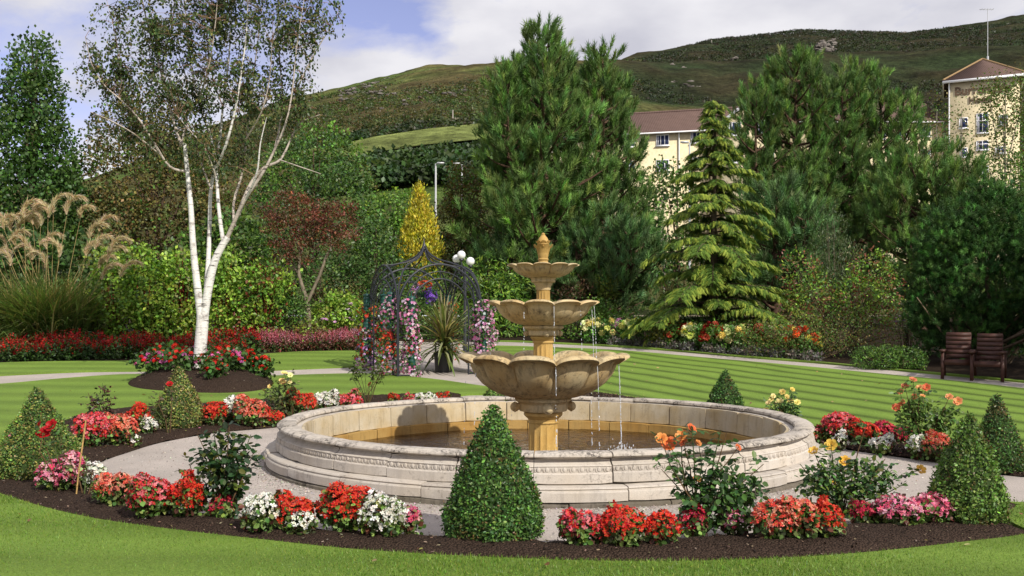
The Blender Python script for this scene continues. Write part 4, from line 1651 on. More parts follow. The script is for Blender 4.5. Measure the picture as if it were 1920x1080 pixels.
def armchair(p, rot, label):
    t = thing('garden_chair', label, 'chair', p, rot, group='wooden garden armchairs')
    w, d = .60, .56
    for sx in (-1, 1):
        mb = MB()
        mb.beam((sx * w / 2, -d / 2 - .03, 0), (sx * w / 2, -d / 2 + .03, .60), .09, .065, up=(1, 0, 0))
        mb.obj('leg', CHAIRW, t)
        mb = MB()
        mb.beam((sx * w / 2, d / 2 + .16, 0), (sx * w / 2, d / 2 - .02, .60), .09, .065, up=(1, 0, 0))
        mb.obj('leg', CHAIRW, t)
        mb = MB()
        mb.box((sx * w / 2, -.02, .63), (.11, d + .20, .045))
        mb.obj('armrest', CHAIRW, t)
        mb = MB()
        mb.box((sx * (w / 2 - .055), 0, .36), (.04, d, .10))
        mb.obj('side_rail', CHAIRW, t)
        mb = MB()
        mb.beam((sx * (w / 2 - .07), d / 2 - .08, .38), (sx * (w / 2 - .07), d / 2 + .16, 1.0), .05, .06, up=(1, 0, 0))
        mb.obj('back_post', CHAIRW, t)
    mb = MB()
    mb.box((0, -d / 2 - .03, .37), (w - .08, .045, .11))
    mb.obj('front_rail', CHAIRW, t)
    slat = None
    for i in range(5):
        if slat is None:
            mb = MB()
            mb.box((0, 0, 0), (w - .07, .095, .028))
            slat = mb.mesh('seat_slat', CHAIRW)
        o = link('seat_slat', slat, t)
        o.location = (0, -d / 2 + .05 + i * .112, .425 - i * .008)
    slat = None
    for i in range(6):
        if slat is None:
            mb = MB()
            mb.box((0, 0, 0), (w - .09, .026, .088))
            slat = mb.mesh('back_slat', CHAIRW)
        o = link('back_slat', slat, t)
        f = (.10 + i * .098) / .62
        o.location = (0, d / 2 - .08 + .24 * f - .055, .38 + .62 * f + .02)
        o.rotation_euler = (-R(20), 0, 0)


armchair(at(1806, 711) + Vector((0, .25, 0)), R(-28), 'brown wooden armchair nearer the clipped hedge, under the dark pine')
armchair(at(1864, 715) + Vector((0, .25, 0)), R(-32), 'brown wooden armchair at the picture edge, right one of the pair')

# ------------------------------------------------------------------ clipped topiary cones
def cone(px, py, ptop, wpx, label, pal, dens=1.0, tipw=.05, seed=0, lumps=.04, leaf=.024):
    b = at(px, py)
    k = b.y / FPX
    h, r = (py - ptop) * k, wpx * k / 2
    t = thing('topiary_cone', label, 'topiary', b, group='clipped topiary cones')
    z = np.linspace(0, 1, 60)

    def rad(z):
        s = np.interp(z, [0, .06, .16, .35, .6, .82, .94, 1.0], [.86, .96, 1.0, .86, .57, .28, .13, .02])
        return r * s

    area = PI * r * math.hypot(h, r) * 1.2
    n = int(min(15000, dens * area / (leaf * leaf * .5) * 2.1))
    zz = 1 - np.sqrt(rng.uniform(0, 1, n)) * .995
    zz = np.clip(np.where(rng.random(n) < .12, rng.uniform(0, 1, n), zz), 0, 1)
    a = rng.uniform(0, 2 * PI, n)
    lump = np.array([mnoise.noise(Vector((math.cos(q) * 2.2 + seed, math.sin(q) * 2.2, w * 4.5))) + .6 * mnoise.noise(Vector((math.cos(q) * 6 + seed, math.sin(q) * 6, w * 12))) for q, w in zip(a, zz)])
    rr = rad(zz) * (1 + lumps * 1.9 * lump) + rng.normal(0, .010, n) + np.where(rng.random(n) < .03, rng.uniform(0, .05, n), 0)
    P = np.stack([rr * np.cos(a), rr * np.sin(a), zz * h + .02], 1)
    slope = r / h
    Nn = np.stack([np.cos(a), np.sin(a), np.full(n, slope)], 1)
    cl = np.array([mnoise.noise(Vector((p[0] * 5 + seed, p[1] * 5, p[2] * 5))) for p in P])
    C = pick(pal, n, .32) * (1 + .55 * cl[:, None])
    old = (cl + .35 * rng.normal(size=n)) < -.62
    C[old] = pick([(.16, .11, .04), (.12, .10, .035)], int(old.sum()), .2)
    mb = MB()
    s = leaf * rng.uniform(.55, 1.45, n)
    cards(mb, P, Nn * .45 + rsphere(n), Nn + rsphere(n) * .75, s, s * .62, OVAL, np.clip(C, .004, .9))
    mb.obj('foliage', GLOSSY, t)
    t.rotation_euler = (R(rng.uniform(-1.6, 1.6)), R(rng.uniform(-1.8, 1.8)), 0)
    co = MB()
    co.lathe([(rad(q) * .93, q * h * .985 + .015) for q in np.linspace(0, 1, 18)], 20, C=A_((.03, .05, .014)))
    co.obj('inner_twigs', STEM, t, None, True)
    st = MB()
    st.tube([(0, 0, -.05), (0, 0, h * .5)], .03, 6, A_((.08, .06, .04)))
    st.obj('stem', BARK, t)


BOX = [(.045, .105, .026), (.064, .145, .03), (.09, .185, .036), (.036, .085, .024)]
BOXL = [(.10, .185, .034), (.14, .235, .042), (.075, .145, .03), (.12, .17, .045)]
BOXY = [(.20, .22, .05), (.26, .24, .07), (.14, .185, .04), (.27, .21, .10)]
cone(925, 1012, 764, 178, 'large dark green box cone in front of the fountain basin', BOX + BOXL[:1], 1.15, seed=1)
cone(1812, 984, 779, 138, 'tall mid green cone with shaggy tip beside the pink begonias', BOXL, 1.1, seed=2, lumps=.11)
cone(1873, 885, 743, 88, 'dark russet green cone behind, next to the coral begonias', BOX + [(.07, .07, .025)], 1, seed=3, leaf=.026)
cone(1360, 771, 697, 62, 'small dark cone on the striped lawn behind the basin rim', BOX, 1, seed=4, leaf=.032)
cone(934, 752, 716, 52, 'low green cone partly hidden behind the fountain bowl', BOXL, 1, seed=5, leaf=.032)
cone(334, 806, 690, 92, 'olive brown bushy cone beside the birch island bed', BOXY + BOXL[2:], 1, seed=6, lumps=.12, leaf=.028)
cone(74, 900, 730, 142, 'yellowish topped cone with dark red roses in front of it', BOXL + BOXY[:2] + BOX[:1], 1.1, seed=7, lumps=.1)

# ------------------------------------------------------------------ bedding begonias
BEGL = [(.07, .13, .03), (.12, .20, .04), (.06, .08, .03), (.18, .26, .07), (.10, .04, .025)]
COLS = {'red': [(.56, .018, .012), (.62, .035, .016), (.48, .012, .014), (.62, .06, .03)],
        'coral': [(.62, .10, .06), (.64, .17, .11), (.55, .04, .03), (.68, .28, .2)],
        'pink': [(.62, .10, .20), (.66, .2, .32), (.56, .05, .13), (.70, .36, .42)],
        'crimson': [(.42, .012, .05), (.5, .03, .08), (.36, .008, .03)],
        'redpink': [(.58, .03, .05), (.62, .09, .13), (.52, .015, .02), (.66, .2, .22)],
        'white': [(.78, .77, .70), (.82, .81, .77), (.72, .72, .6)]}


def begonia(px, py, wpx, ptop, col, label, sq=1.0):
    b = at(px, py)
    k = b.y / FPX
    r = wpx * k / 2
    h = max(.12, (py - ptop) * k * .93)
    t = thing('begonia', label, 'begonia', b + Vector((0, r * .55, .03)), group='bedding begonias round the fountain')
    nl = max(2, int(r / .085))
    lob = [(0, 0, h * .48, r * .86, r * .72, h * .42)]
    for _ in range(nl):
        q = rng.uniform(0, 2 * PI)
        lob.append((r * .62 * math.cos(q), r * .5 * math.sin(q), h * rng.uniform(.38, .80), r * rng.uniform(.28, .5), r * .42, h * rng.uniform(.26, .42)))
    area = r * r * 4 + r * h * 5
    fo, fb = MB(), MB()
    inner = [(l[0], l[1], l[2] - .02, l[3] * .9, l[4] * .9, l[5] * .9) for l in lob]
    foliage(fo, inner, int(area * 2300), .046, .040, BEGL, OVAL, 3, .015, .4, .7, .35, jit=.3)
    n = int(area * (1500 if b.y < 9 else 1350))
    P, Nn = lobe_points(lob, n, .97, 1.14)
    ok = P[:, 2] > h * (.30 + .32 * rng.random(len(P)))
    P, Nn = P[ok], Nn[ok]
    n = len(P)
    Nn = Nn + rsphere(n) * .8 + A_([0, -.15, .25])
    s = rng.uniform(.016, .028, n) * (1.0 if b.y < 9 else 1.2)
    cards(fb, P, rsphere(n), Nn, s, s, FLOWER4, pick(COLS[col], n, .14, .05), (.62, .40, .04))
    fo.obj('foliage', GLOSSY, t, 'stuff')
    fb.obj('blossoms', PETAL, t, 'stuff')
    mb = MB()
    for _ in range(5):
        q = rng.uniform(0, 2 * PI)
        mb.tube([(0, 0, -.03), (r * .3 * math.cos(q), r * .3 * math.sin(q), h * .5)], .007, 4, A_((.14, .06, .03)))
    mb.obj('stems', STEM, t, 'stuff')


for a in [
    (18, 872, 34, 815, 'pink', 'small pink begonia tucked behind the yellowish topped cone'),
    (100, 934, 92, 862, 'pink', 'pinkish red begonia in front of the yellowish topped cone'),
    (166, 928, 56, 868, 'white', 'white begonia beside the bamboo cane'),
    (212, 962, 84, 888, 'coral', 'coral begonia at the end of the long red drift by the cane'),
    (274, 985, 96, 896, 'redpink', 'rosy red begonia in the middle of the long red drift'),
    (343, 986, 76, 898, 'red', 'deep red begonia beside the bloomless rose bush'),
    (412, 985, 50, 930, 'crimson', 'dark crimson begonia under the bloomless rose bush'),
    (490, 1012, 78, 926, 'white', 'white begonia with leafy base right of the bloomless rose'),
    (548, 1012, 72, 932, 'red', 'small orange red begonia between two white clumps'),
    (562, 1016, 54, 962, 'white', 'low white begonia in front of the orange red one'),
    (640, 1010, 124, 914, 'red', 'biggest red begonia next to the white dome'),
    (713, 1024, 96, 930, 'white', 'white domed begonia nearest the large dark cone'),
    (762, 1008, 54, 952, 'pink', 'pinkish begonia peeping out behind the white dome'),
    (1096, 1040, 88, 962, 'redpink', 'rosy begonia at the end of the red drift by the dark cone'),
    (1172, 1042, 106, 954, 'red', 'bright red begonia in the centre of the drift near the orange rose'),
    (1244, 1038, 70, 962, 'red', 'scarlet begonia next to the stem of the orange rose'),
    (1300, 1016, 50, 958, 'crimson', 'small crimson begonia beneath the orange rose'),
    (1384, 1014, 58, 958, 'pink', 'small pink begonia between orange rose and coral drift'),
    (1458, 1030, 92, 940, 'coral', 'coral red begonia between the orange and yellow roses'),
    (1512, 1028, 62, 936, 'coral', 'leafy coral begonia in front of the yellow rose'),
    (1558, 1026, 66, 946, 'red', 'red begonia with dark leaves below the yellow rose'),
    (1622, 994, 54, 946, 'crimson', 'dwarf crimson begonia in the shade of the yellow rose'),
    (1690, 1000, 94, 932, 'pink', 'candy pink begonia under the arching yellow rose stem'),
    (1756, 996, 88, 928, 'pink', 'bright pink begonia beside the tall mid green cone'),
    (160, 850, 66, 770, 'redpink', 'rosy red begonia behind the yellowish topped cone'),
    (212, 845, 78, 774, 'coral', 'mixed coral begonia behind the bamboo cane'),
    (252, 822, 62, 766, 'red', 'red begonia at the foot of the dark budded rose'),
    (268, 822, 46, 780, 'white', 'white begonia on the edge of the red clump near the olive cone'),
    (247, 842, 28, 816, 'white', 'tiny white begonia at the edge of the gravel'),
    (396, 806, 52, 752, 'red', 'red begonia immediately right of the olive brown cone'),
    (432, 800, 50, 744, 'white', 'white begonia between red clumps by the olive brown cone'),
    (468, 806, 62, 746, 'coral', 'coral begonia below the pale yellow rose'),
    (510, 802, 36, 772, 'red', 'small red begonia touching the basin plinth'),
    (556, 786, 68, 736, 'red', 'red begonia behind the basin near the pale yellow rose'),
    (608, 780, 52, 734, 'white', 'white begonia behind the basin rim between red ones'),
    (650, 776, 58, 738, 'redpink', 'rose red begonia behind the basin rim'),
    (738, 762, 22, 739, 'red', 'little red begonia just showing over the back rim'),
    (768, 762, 24, 741, 'redpink', 'little rosy begonia just showing over the back rim'),
    (786, 762, 18, 738, 'white', 'first tiny white begonia above the back rim'),
    (806, 762, 26, 740, 'white', 'second tiny white begonia above the back rim'),
    (830, 760, 26, 739, 'red', 'last red begonia above the back rim toward the path'),
    (1536, 832, 30, 804, 'redpink', 'small rosy begonia against the rim by the far bed'),
    (1582, 834, 74, 772, 'redpink', 'tall rosy red begonia in the bed beyond the yellow rose'),
    (1578, 846, 30, 816, 'white', 'small white begonia below the tall rosy one'),
    (1628, 842, 54, 792, 'red', 'red begonia behind the lone yellow rose shoot'),
    (1664, 838, 52, 792, 'crimson', 'crimson begonia near the apricot rose'),
    (1658, 854, 46, 822, 'white', 'white begonia in front of the crimson one'),
    (1700, 840, 40, 806, 'crimson', 'dark crimson begonia in the shade of the apricot rose'),
    (1726, 864, 44, 820, 'white', 'white begonia at the foot of the apricot rose'),
    (1764, 868, 58, 812, 'coral', 'coral begonia between apricot rose and the two cones'),
]:
    begonia(*a)

# ------------------------------------------------------------------ roses
def rose_template():
    v, f = [], []
    for (r0, r1, n, tilt, ph) in ((.10, .42, 4, 1.15, 0), (.2, .72, 5, .75, .5), (.3, 1.0, 6, .32, .2)):
        for i in range(n):
            a = 2 * PI * i / n + ph
            w = PI / n * 1.25
            b = len(v)
            for (rr_, da, zz) in ((r0, 0, .0), (r0 + (r1 - r0) * .6, -w, .55), (r1, -w * .5, .95), (r1 * 1.04, 0, .86), (r1, w * .5, .95), (r0 + (r1 - r0) * .6, w, .55)):
                rad = r0 * .5 + (rr_ - r0 * .5) * math.cos(tilt * .8)
                v.append((rad * math.cos(a + da), rad * math.sin(a + da), zz * (r1) * math.sin(tilt) + .1))
            f += [(b, b + 1, b + 2), (b, b + 2, b + 3), (b, b + 3, b + 4), (b, b + 4, b + 5)]
    return (A_(v, float), A_(f), np.zeros(len(v)))


ROSE = rose_template()
ROSEG = [(.04, .095, .026), (.06, .13, .033), (.033, .07, .025), (.09, .165, .04)]
RC = {'orange': [(.74, .22, .07), (.76, .32, .10), (.70, .16, .06)], 'apricot': [(.72, .24, .11), (.75, .36, .15), (.68, .17, .08)],
      'yellow': [(.74, .52, .10), (.78, .62, .2), (.7, .45, .06)], 'cream': [(.80, .66, .25), (.82, .72, .36), (.76, .56, .16)], 'darkred': [(.30, .004, .008), (.4, .008, .012)]}


def rose(px, py, blooms, col, label, tips=(), dens=1.0, leafpal=ROSEG, size=.052, body=(), leaf=.05, bare=.3):
    """canes rise from the base to every bloom and tip; leaflets clothe them; blooms: (px, py[, scale])"""
    b = at(px, py)
    Y = b.y + .12
    t = thing('rose_bush', label, 'rose bush', b + Vector((0, .12, .03)), group='roses in the fountain bed')
    base_ = Vector((b.x, Y, b.z + .03))
    st, fo = MB(), MB()
    ends = [(q[0], q[1]) for q in blooms] + list(tips)
    Ps, Us, Ns = [], [], []
    for i, (qx, qy) in enumerate(ends):
        e = W(qx, qy, Y + rng.uniform(-.12, .12)) - base_
        m1 = Vector((e.x * .30 + rng.normal(0, .03), rng.normal(0, .06), e.z * .35))
        m2 = Vector((e.x * .72 + rng.normal(0, .02), e.y * .7 + rng.normal(0, .04), e.z * .72))
        pts_ = [Vector((rng.normal(0, .015), rng.normal(0, .015), -.04)), m1, m2, e]
        fine = []
        for s_ in range(3):
            for k in range(4):
                fine.append(pts_[s_].lerp(pts_[s_ + 1], k / 4))
        fine.append(e)
        st.tube(fine, np.linspace(.0085, .003, len(fine)), 5, A_((.06, .085, .025)) if i % 2 else A_((.10, .06, .03)))
        L = e.length
        for s_ in np.arange(bare, 1.0, .055 / max(.3, L) / dens):
            j = min(len(fine) - 2, int(s_ * (len(fine) - 1)))
            p = fine[j].lerp(fine[j + 1], s_ * (len(fine) - 1) - j)
            d = rsphere(1)[0] * A_([1, 1, .5]) + A_([0, 0, .15])
            d /= np.linalg.norm(d)
            pl = leaf * 2.4
            for (f_, sg) in ((.45, 1), (.45, -1), (.75, 1), (.75, -1), (1.0, 0)):
                sd = np.cross(d, [0, 0, 1.0])
                Ps.append(np.array(p) + d * pl * f_ * .7)
                Us.append(d * (.4 if sg else 1) + sd * sg * .9 + rng.normal(0, .15, 3) + A_([0, 0, -.25]))
                Ns.append(A_([0, -.1, 1.0]) + rng.normal(0, .5, 3))
    for (bx, by, rx, ry, n) in body:
        c = W(bx, by, Y) - base_
        k = Y / FPX
        n = int(n * 1.5)
        P, Nn = lobe_points([(c.x, c.y, c.z, rx * k, rx * k * .8, ry * k)], n, .3, 1.05)
        for p, q in zip(P, Nn):
            Ps.append(p)
            Us.append(q * .5 + rng.normal(0, .6, 3) + A_([0, 0, -.2]))
            Ns.append(A_([0, -.2, .8]) + q * .4 + rng.normal(0, .5, 3))
        for _ in range(max(3, n // 40)):
            p = Vector(P[rng.integers(0, n)])
            st.tube([(0, 0, -.03), (p.x * .4, p.y * .4, p.z * .5), p], [.007, .005, .003], 4, A_((.08, .075, .03)))
    q = len(Ps)
    if q:
        s = leaf * 1.15 * rng.uniform(.7, 1.25, q)
        cards(fo, A_(Ps), A_(Us), A_(Ns), s, s * .68, OVAL, pick(leafpal, q, .25))
        fo.obj('foliage', GLOSSY, t)
    st.obj('stems', STEM, t, None, True)
    for q in blooms:
        sc_ = q[2] if len(q) > 2 else 1.0
        c = q[3] if len(q) > 3 else col
        p = np.array(W(q[0], q[1], Y) - base_)
        mb = MB()
        nrm = A_([rng.normal(0, .35), -.75 + rng.normal(0, .25), .65])
        cards(mb, p[None] - nrm * .012, rsphere(1), nrm[None], size * sc_, size * sc_, ROSE, pick(RC[c], 1, .1, .04))
        # petals vary in shade
        mb.C = [cc * np.exp(rng.normal(0, .10, (len(cc), 1))) for cc in mb.C]
        mb.obj('rose_bloom', PETAL, t)


rose(1315, 1014, [(1240, 822, 1.0), (1254, 832, 1.25), (1278, 816, 1.05), (1297, 803, .9), (1281, 828, .8), (1310, 830, .6), (1385, 838, .62), (1307, 897, .7)], 'orange', 'rose bush with orange blooms beside the basin front', [(1240, 880), (1352, 806), (1362, 812), (1424, 905), (1432, 870), (1400, 960), (1330, 900), (1380, 870), (1290, 920)], body=[(1352, 930, 62, 62, 300), (1310, 960, 40, 40, 90), (1400, 925, 40, 40, 90)], leaf=.052, dens=.85)
rose(1590, 975, [(1525, 845, .9), (1558, 834, 1.1), (1584, 864, 1.0), (1727, 880, .9), (1563, 906, .6)], 'yellow', 'spreading yellow rose bush with a long arching stem', [(1500, 870), (1624, 798), (1640, 860), (1660, 860), (1700, 905), (1520, 910), (1670, 870), (1510, 940)], body=[(1585, 905, 82, 52, 430), (1640, 900, 40, 40, 120), (1540, 910, 45, 45, 120)], leaf=.046, dens=.9, leafpal=ROSEG + [(.12, .17, .03)])
rose(1728, 860, [(1697, 724, 1), (1712, 712, 1), (1724, 726, .9), (1737, 726, 1.1), (1714, 744, 1), (1688, 734, .9), (1690, 758, .9), (1680, 764, 1.1), (1780, 744, 1), (1796, 752, 1.2), (1730, 742, .7), (1693, 752, .7)], 'apricot', 'tall apricot rose full of blooms against the striped lawn', [(1760, 780), (1790, 770), (1700, 780)], body=[(1728, 795, 46, 50, 330), (1770, 790, 34, 26, 110)], leaf=.05, size=.05, leafpal=[(.05, .10, .02), (.08, .15, .03), (.11, .18, .04)])
rose(1472, 795, [(1436, 768, .9), (1446, 748, .9), (1450, 742, .8), (1467, 735, 1), (1462, 753, 1.2), (1482, 752, 1), (1495, 754, 1), (1486, 730, .8), (1464, 768, .8), (1440, 755, .8), (1476, 744, .9)], 'cream', 'yellow rose in full bloom beside the far basin rim', [], body=[(1472, 772, 28, 22, 190)], leaf=.05, size=.055)
rose(545, 790, [(533, 700, 1.1), (544, 703, .9), (530, 715, 1.2), (541, 716, 1.1), (505, 724, .7)], 'cream', 'pale yellow rose bush behind the begonias near the birch island', [(500, 740), (555, 730)], body=[(520, 755, 34, 42, 260)], leaf=.05, size=.055, leafpal=[(.06, .08, .025), (.09, .11, .03), (.04, .06, .02)])
rose(420, 985, [], 'yellow', 'dark leaved rose bush without blooms at the gravel edge', [(370, 815), (400, 808), (430, 800), (470, 815), (385, 850), (440, 830), (475, 850), (405, 900), (355, 870), (455, 900), (430, 880)], body=[(422, 868, 56, 62, 260), (425, 930, 38, 45, 90)], leaf=.056, dens=1.0, leafpal=[(.022, .06, .02), (.035, .08, .022), (.02, .045, .018), (.09, .11, .02)])
rose(100, 938, [(72, 797, 1.0, 'darkred'), (96, 798, 1.3, 'darkred'), (81, 812, 1.35, 'darkred')], 'darkred', 'dark red rose with three blooms leaning over the yellowish topped cone', [(118, 800)], leaf=.045, dens=.4, bare=.75)
rose(190, 800, [], 'darkred', 'dark budded purple leaved rose on the lawn edge', [(165, 736), (192, 718), (210, 745), (180, 740), (172, 760), (215, 768), (160, 756)], body=[(192, 752, 26, 30, 70)], leaf=.05, leafpal=[(.07, .03, .025), (.05, .05, .02), (.04, .065, .02), (.09, .035, .03)], dens=.9)
rose(312, 822, [(318, 720, 1.0, 'darkred')], 'darkred', 'single dark red rose bloom rising in front of the olive cone', [(270, 755), (300, 735), (282, 745)], leaf=.05, leafpal=[(.05, .07, .02), (.08, .06, .03)], dens=.8, bare=.5)
rose(686, 764, [(693, 720, .9, 'apricot'), (676, 738, .5, 'apricot')], 'apricot', 'sparse apricot rose on thin stems behind the basin rim', [(665, 690), (700, 692), (715, 700), (660, 705), (722, 688)], body=[(672, 694, 18, 18, 60), (708, 700, 20, 16, 60)], leaf=.055, leafpal=[(.06, .09, .02), (.09, .12, .03)], dens=.5, bare=.6)
rose(150, 945, [], 'darkred', 'thin rose stems with bronze leaves beside the bamboo cane', [(120, 850), (160, 862), (175, 880), (205, 900)], leaf=.045, dens=.5, leafpal=[(.08, .04, .03), (.06, .06, .02)], bare=.5)

# bamboo cane
ca = at(140, 942)
ct = thing('bamboo_cane', 'thin tan bamboo cane leaning in the bed by the white begonia', 'cane', ca)
mb = MB()
e = W(161, 788, ca.y + .05) - ca
mb.tube([Vector((0, 0, -.08)), e * .33, e * .66, e], .0075, 7, A_((.42, .27, .10)))
for f in (.2, .4, .6, .8):
    mb.tube([e * (f - .006), e * (f + .006)], .0095, 7, A_((.30, .19, .07)))
mb.obj('cane', STEM, ct, None, True)

# ------------------------------------------------------------------ border planting
def island_z(x, y):
    return float(z_bed(np.array([[x, y]]))[0])


GERL = [(.05, .11, .025), (.07, .14, .03), (.04, .08, .02)]


def geranium(px, py, wpx, hpx, cols, label, Y=None, cat='geranium', group='geraniums round the birch trunk', heads=None):
    b = at(px, py)
    b.z = island_z(b.x, b.y)
    k = b.y / FPX
    r, h = wpx * k / 2, hpx * k
    t = thing('geranium', label, cat, b, group=group)
    fo, fb = MB(), MB()
    lob = [(0, 0, h * .45, r, r * .8, h * .45), (r * .3, -r * .2, h * .5, r * .5, r * .5, h * .35)]
    foliage(fo, lob, int(260 + 900 * r * h), .085, .08, GERL, OVAL, 4, .05, .5, .7, .3)
    n = heads or max(6, int(26 * r / .3))
    P, Nn = lobe_points(lob, n * 2, .95, 1.15)
    P = P[P[:, 2] > h * .35][:n]
    for p in P:
        c = pick(COLSG[cols[rng.integers(0, len(cols))]], 1, .12)
        q = 11
        d = rsphere(q)
        d[:, 2] = np.abs(d[:, 2])
        cards(fb, p + d * .032, rsphere(q), d, .030, .030, FLOWER5, np.repeat(c, q, 0) * np.exp(rng.normal(0, .12, (q, 1))))
    fo.obj('foliage', LEAFM, t, 'stuff')
    fb.obj('flower_heads', PETAL, t, 'stuff')


COLSG = {'red': [(.55, .02, .012), (.5, .012, .012), (.6, .04, .02)], 'pink': [(.62, .12, .36), (.66, .2, .45)], 'salvia': [(.42, .018, .014), (.5, .03, .015)]}
for a in [(282, 718, 62, 44, ['red', 'pink'], 'red and pink geranium at the outer tip of the birch island'),
          (318, 705, 60, 44, ['red'], 'red geranium behind the olive cone on the birch island'),
          (335, 722, 56, 40, ['red', 'red', 'pink'], 'geranium with mostly red heads directly behind the olive cone tip'),
          (372, 712, 54, 36, ['pink', 'pink', 'red'], 'mostly pink geranium at the foot of the birch trunk'),
          (395, 722, 50, 34, ['pink', 'red'], 'pink and red geranium in front of the birch trunk'),
          (424, 716, 54, 42, ['red'], 'red geranium beside the birch trunk nearest the fountain'),
          (404, 732, 40, 34, ['red'], 'small red geranium at the mulch edge under the birch'),
          (436, 722, 40, 40, ['pink', 'red'], 'geranium with one bright pink cluster on the mulch'),
          (462, 716, 52, 40, ['red'], 'bushy red geranium at the fountain side of the birch island'),
          (490, 718, 40, 40, ['red'], 'last red geranium at the gravel end of the birch island'),
          (452, 704, 44, 36, ['red', 'pink'], 'geranium at the back of the birch island')]:
    geranium(*a)


def border_plant(name, x, y, r, h, leafpal, leaf, nl, label, cat, group, flowers=None, spikes=False, T=OVAL, z=None, fsize=.03, proto=None):
    z = float(garden_z(y)) if z is None else z
    t = thing(name, label, cat, (x, y, z), rng.uniform(0, 6.2), group)
    fo = MB()
    lob = [(0, 0, h * .45, r, r, h * .5), (r * .4, 0, h * .5, r * .6, r * .6, h * .4), (-r * .3, r * .3, h * .5, r * .6, r * .6, h * .42)]
    foliage(fo, lob, nl, leaf, leaf * .6, leafpal, T, 5, leaf * .7, .4, .8, .3)
    fo.obj('foliage', LEAFM, t, 'stuff')
    if flowers:
        pal, n = flowers
        fb = MB()
        P, Nn = lobe_points(lob, n * 2, .92, 1.1)
        P = P[P[:, 2] > h * .42][:n]
        for p in P:
            c = pick(pal, 1, .15)
            if spikes:
                q = 9
                pp = p + np.stack([rng.normal(0, .012, q), rng.normal(0, .012, q), np.linspace(0, .17, q)], 1)
                cards(fb, pp, rsphere(q) * A_([1, 1, .5]), rsphere(q), fsize * np.linspace(1.2, .5, q), fsize * .8, OVAL, np.repeat(c, q, 0) * np.exp(rng.normal(0, .15, (q, 1))))
            else:
                q = 8
                d = rsphere(q)
                cards(fb, p + d * fsize * .5, rsphere(q), d, fsize, fsize, FLOWER5, np.repeat(c, q, 0) * np.exp(rng.normal(0, .12, (q, 1))))
        fb.obj('blossoms', PETAL, t, 'stuff')
    return t


def scatter_copies(t, places):
    out = [t]
    for (x, y, s) in places:
        c = copy_tree(t)
        c.location = (x, y, float(garden_z(y)))
        c.rotation_euler = (0, 0, rng.uniform(0, 6.28))
        c.scale = (s, s, s)
        out.append(c)
    return out


# scarlet salvia edging on the left border
SAL = [(.045, .09, .02), (.06, .12, .025), (.03, .06, .02)]
cells = []
for row, (off, n) in enumerate(((.35, 17), (.8, 17), (1.3, 16))):
    for i in range(n):
        px = -25 + i * 29 + row * 9
        e = at(px, np.interp(px, [0, 250, 430, 520], [680, 675, 670, 662]))
        cells.append((e.x + rng.normal(0, .08), e.y + off + rng.normal(0, .07), rng.uniform(.85, 1.2) * (1 + .12 * row)))
protos = []
for k in range(3):
    x, y, s = cells[k * 11]
    protos.append(border_plant('salvia', x, y, .26, .41, SAL, .07, 480, 'scarlet salvia in the long red edging of the border', 'salvia', 'scarlet salvias edging the border', ([(.30, .011, .010), (.38, .022, .013), (.23, .008, .010)], 22), True, fsize=.05))
for i, c in enumerate(cells):
    if i % 11 == 0 and i // 11 < 3:
        continue
    scatter_copies(protos[i % 3], [c])
# pink persicaria
cells = []
for i in range(12):
    px = 478 + i * 17
    e = at(px, np.interp(px, [470, 560, 690], [664, 658, 656]))
    cells.append((e.x + rng.normal(0, .1), e.y + .35 + rng.normal(0, .08), rng.uniform(.85, 1.15)))
    cells.append((e.x + rng.normal(0, .1), e.y + .95 + rng.normal(0, .08), rng.uniform(.95, 1.3)))
pr = border_plant('persicaria', cells[0][0], cells[0][1], .3, .42, [(.09, .08, .03), (.06, .09, .025), (.14, .05, .03)], .07, 380, 'persicaria with thin pink and wine red flower spikes', 'persicaria', 'pink persicaria along the lawn edge', ([(.45, .10, .14), (.55, .25, .28), (.3, .03, .06)], 60), True, fsize=.03)
scatter_copies(pr, cells[1:])

# dahlias and lavender along the far path
DL = [(.09, .20, .04), (.13, .27, .05), (.07, .14, .03)]
Yd = lambda px: at(px, np.interp(px, [930, 1040, 1200, 1400, 1560, 1740, 1920], [640, 643, 652, 669, 682, 699, 716]))
dah = [(1105, 'yellow', 'pale yellow dahlia nearest the fountain beyond the far path'), (1145, 'pink', 'dahlia with one lilac pink and some yellow heads'), (1182, 'yellow', 'yellow and dark red dahlia beside the golden leaved shrub'), (1262, 'red', 'dahlia with tall scarlet heads below the golden cedar'), (1300, 'yellow', 'pale yellow dahlia below the golden cedar'), (1338, 'red', 'red and cream dahlia mid border'), (1372, 'yellow', 'cream dahlia in front of the low heath'), (1420, 'red', 'dark red dahlia in front of the low heath'), (1452, 'yellow', 'cluster of pale yellow dahlias near the heath'), (1486, 'orange', 'orange red dahlia near the end of the border'), (1510, 'orange', 'last scarlet dahlia with yellow heads at the border end')]
DC = {'yellow': [(.74, .68, .18), (.78, .74, .4)], 'red': [(.5, .02, .015), (.35, .01, .012), (.6, .1, .05)], 'pink': [(.55, .25, .45), (.74, .68, .2), (.74, .72, .4), (.7, .62, .2)], 'orange': [(.6, .06, .02), (.66, .12, .03), (.74, .6, .1)]}
for px, c, lab in dah:
    e = Yd(px)
    border_plant('dahlia', e.x + .2, e.y + .75, .40, .86, DL, .10, 640, lab, 'dahlia', 'dahlias along the far path', (DC[c], 14), False, fsize=.085)
lav = None
LV = [(.14, .13, .12), (.17, .15, .15), (.12, .13, .09)]
places = []
for px in (1155, 1178, 1200, 1222, 1240, 1268, 1292, 1328, 1352, 1384, 1412, 1436, 1462, 1490, 1525):
    e = Yd(px)
    places.append((e.x + .05, e.y + .28, rng.uniform(.8, 1.15)))
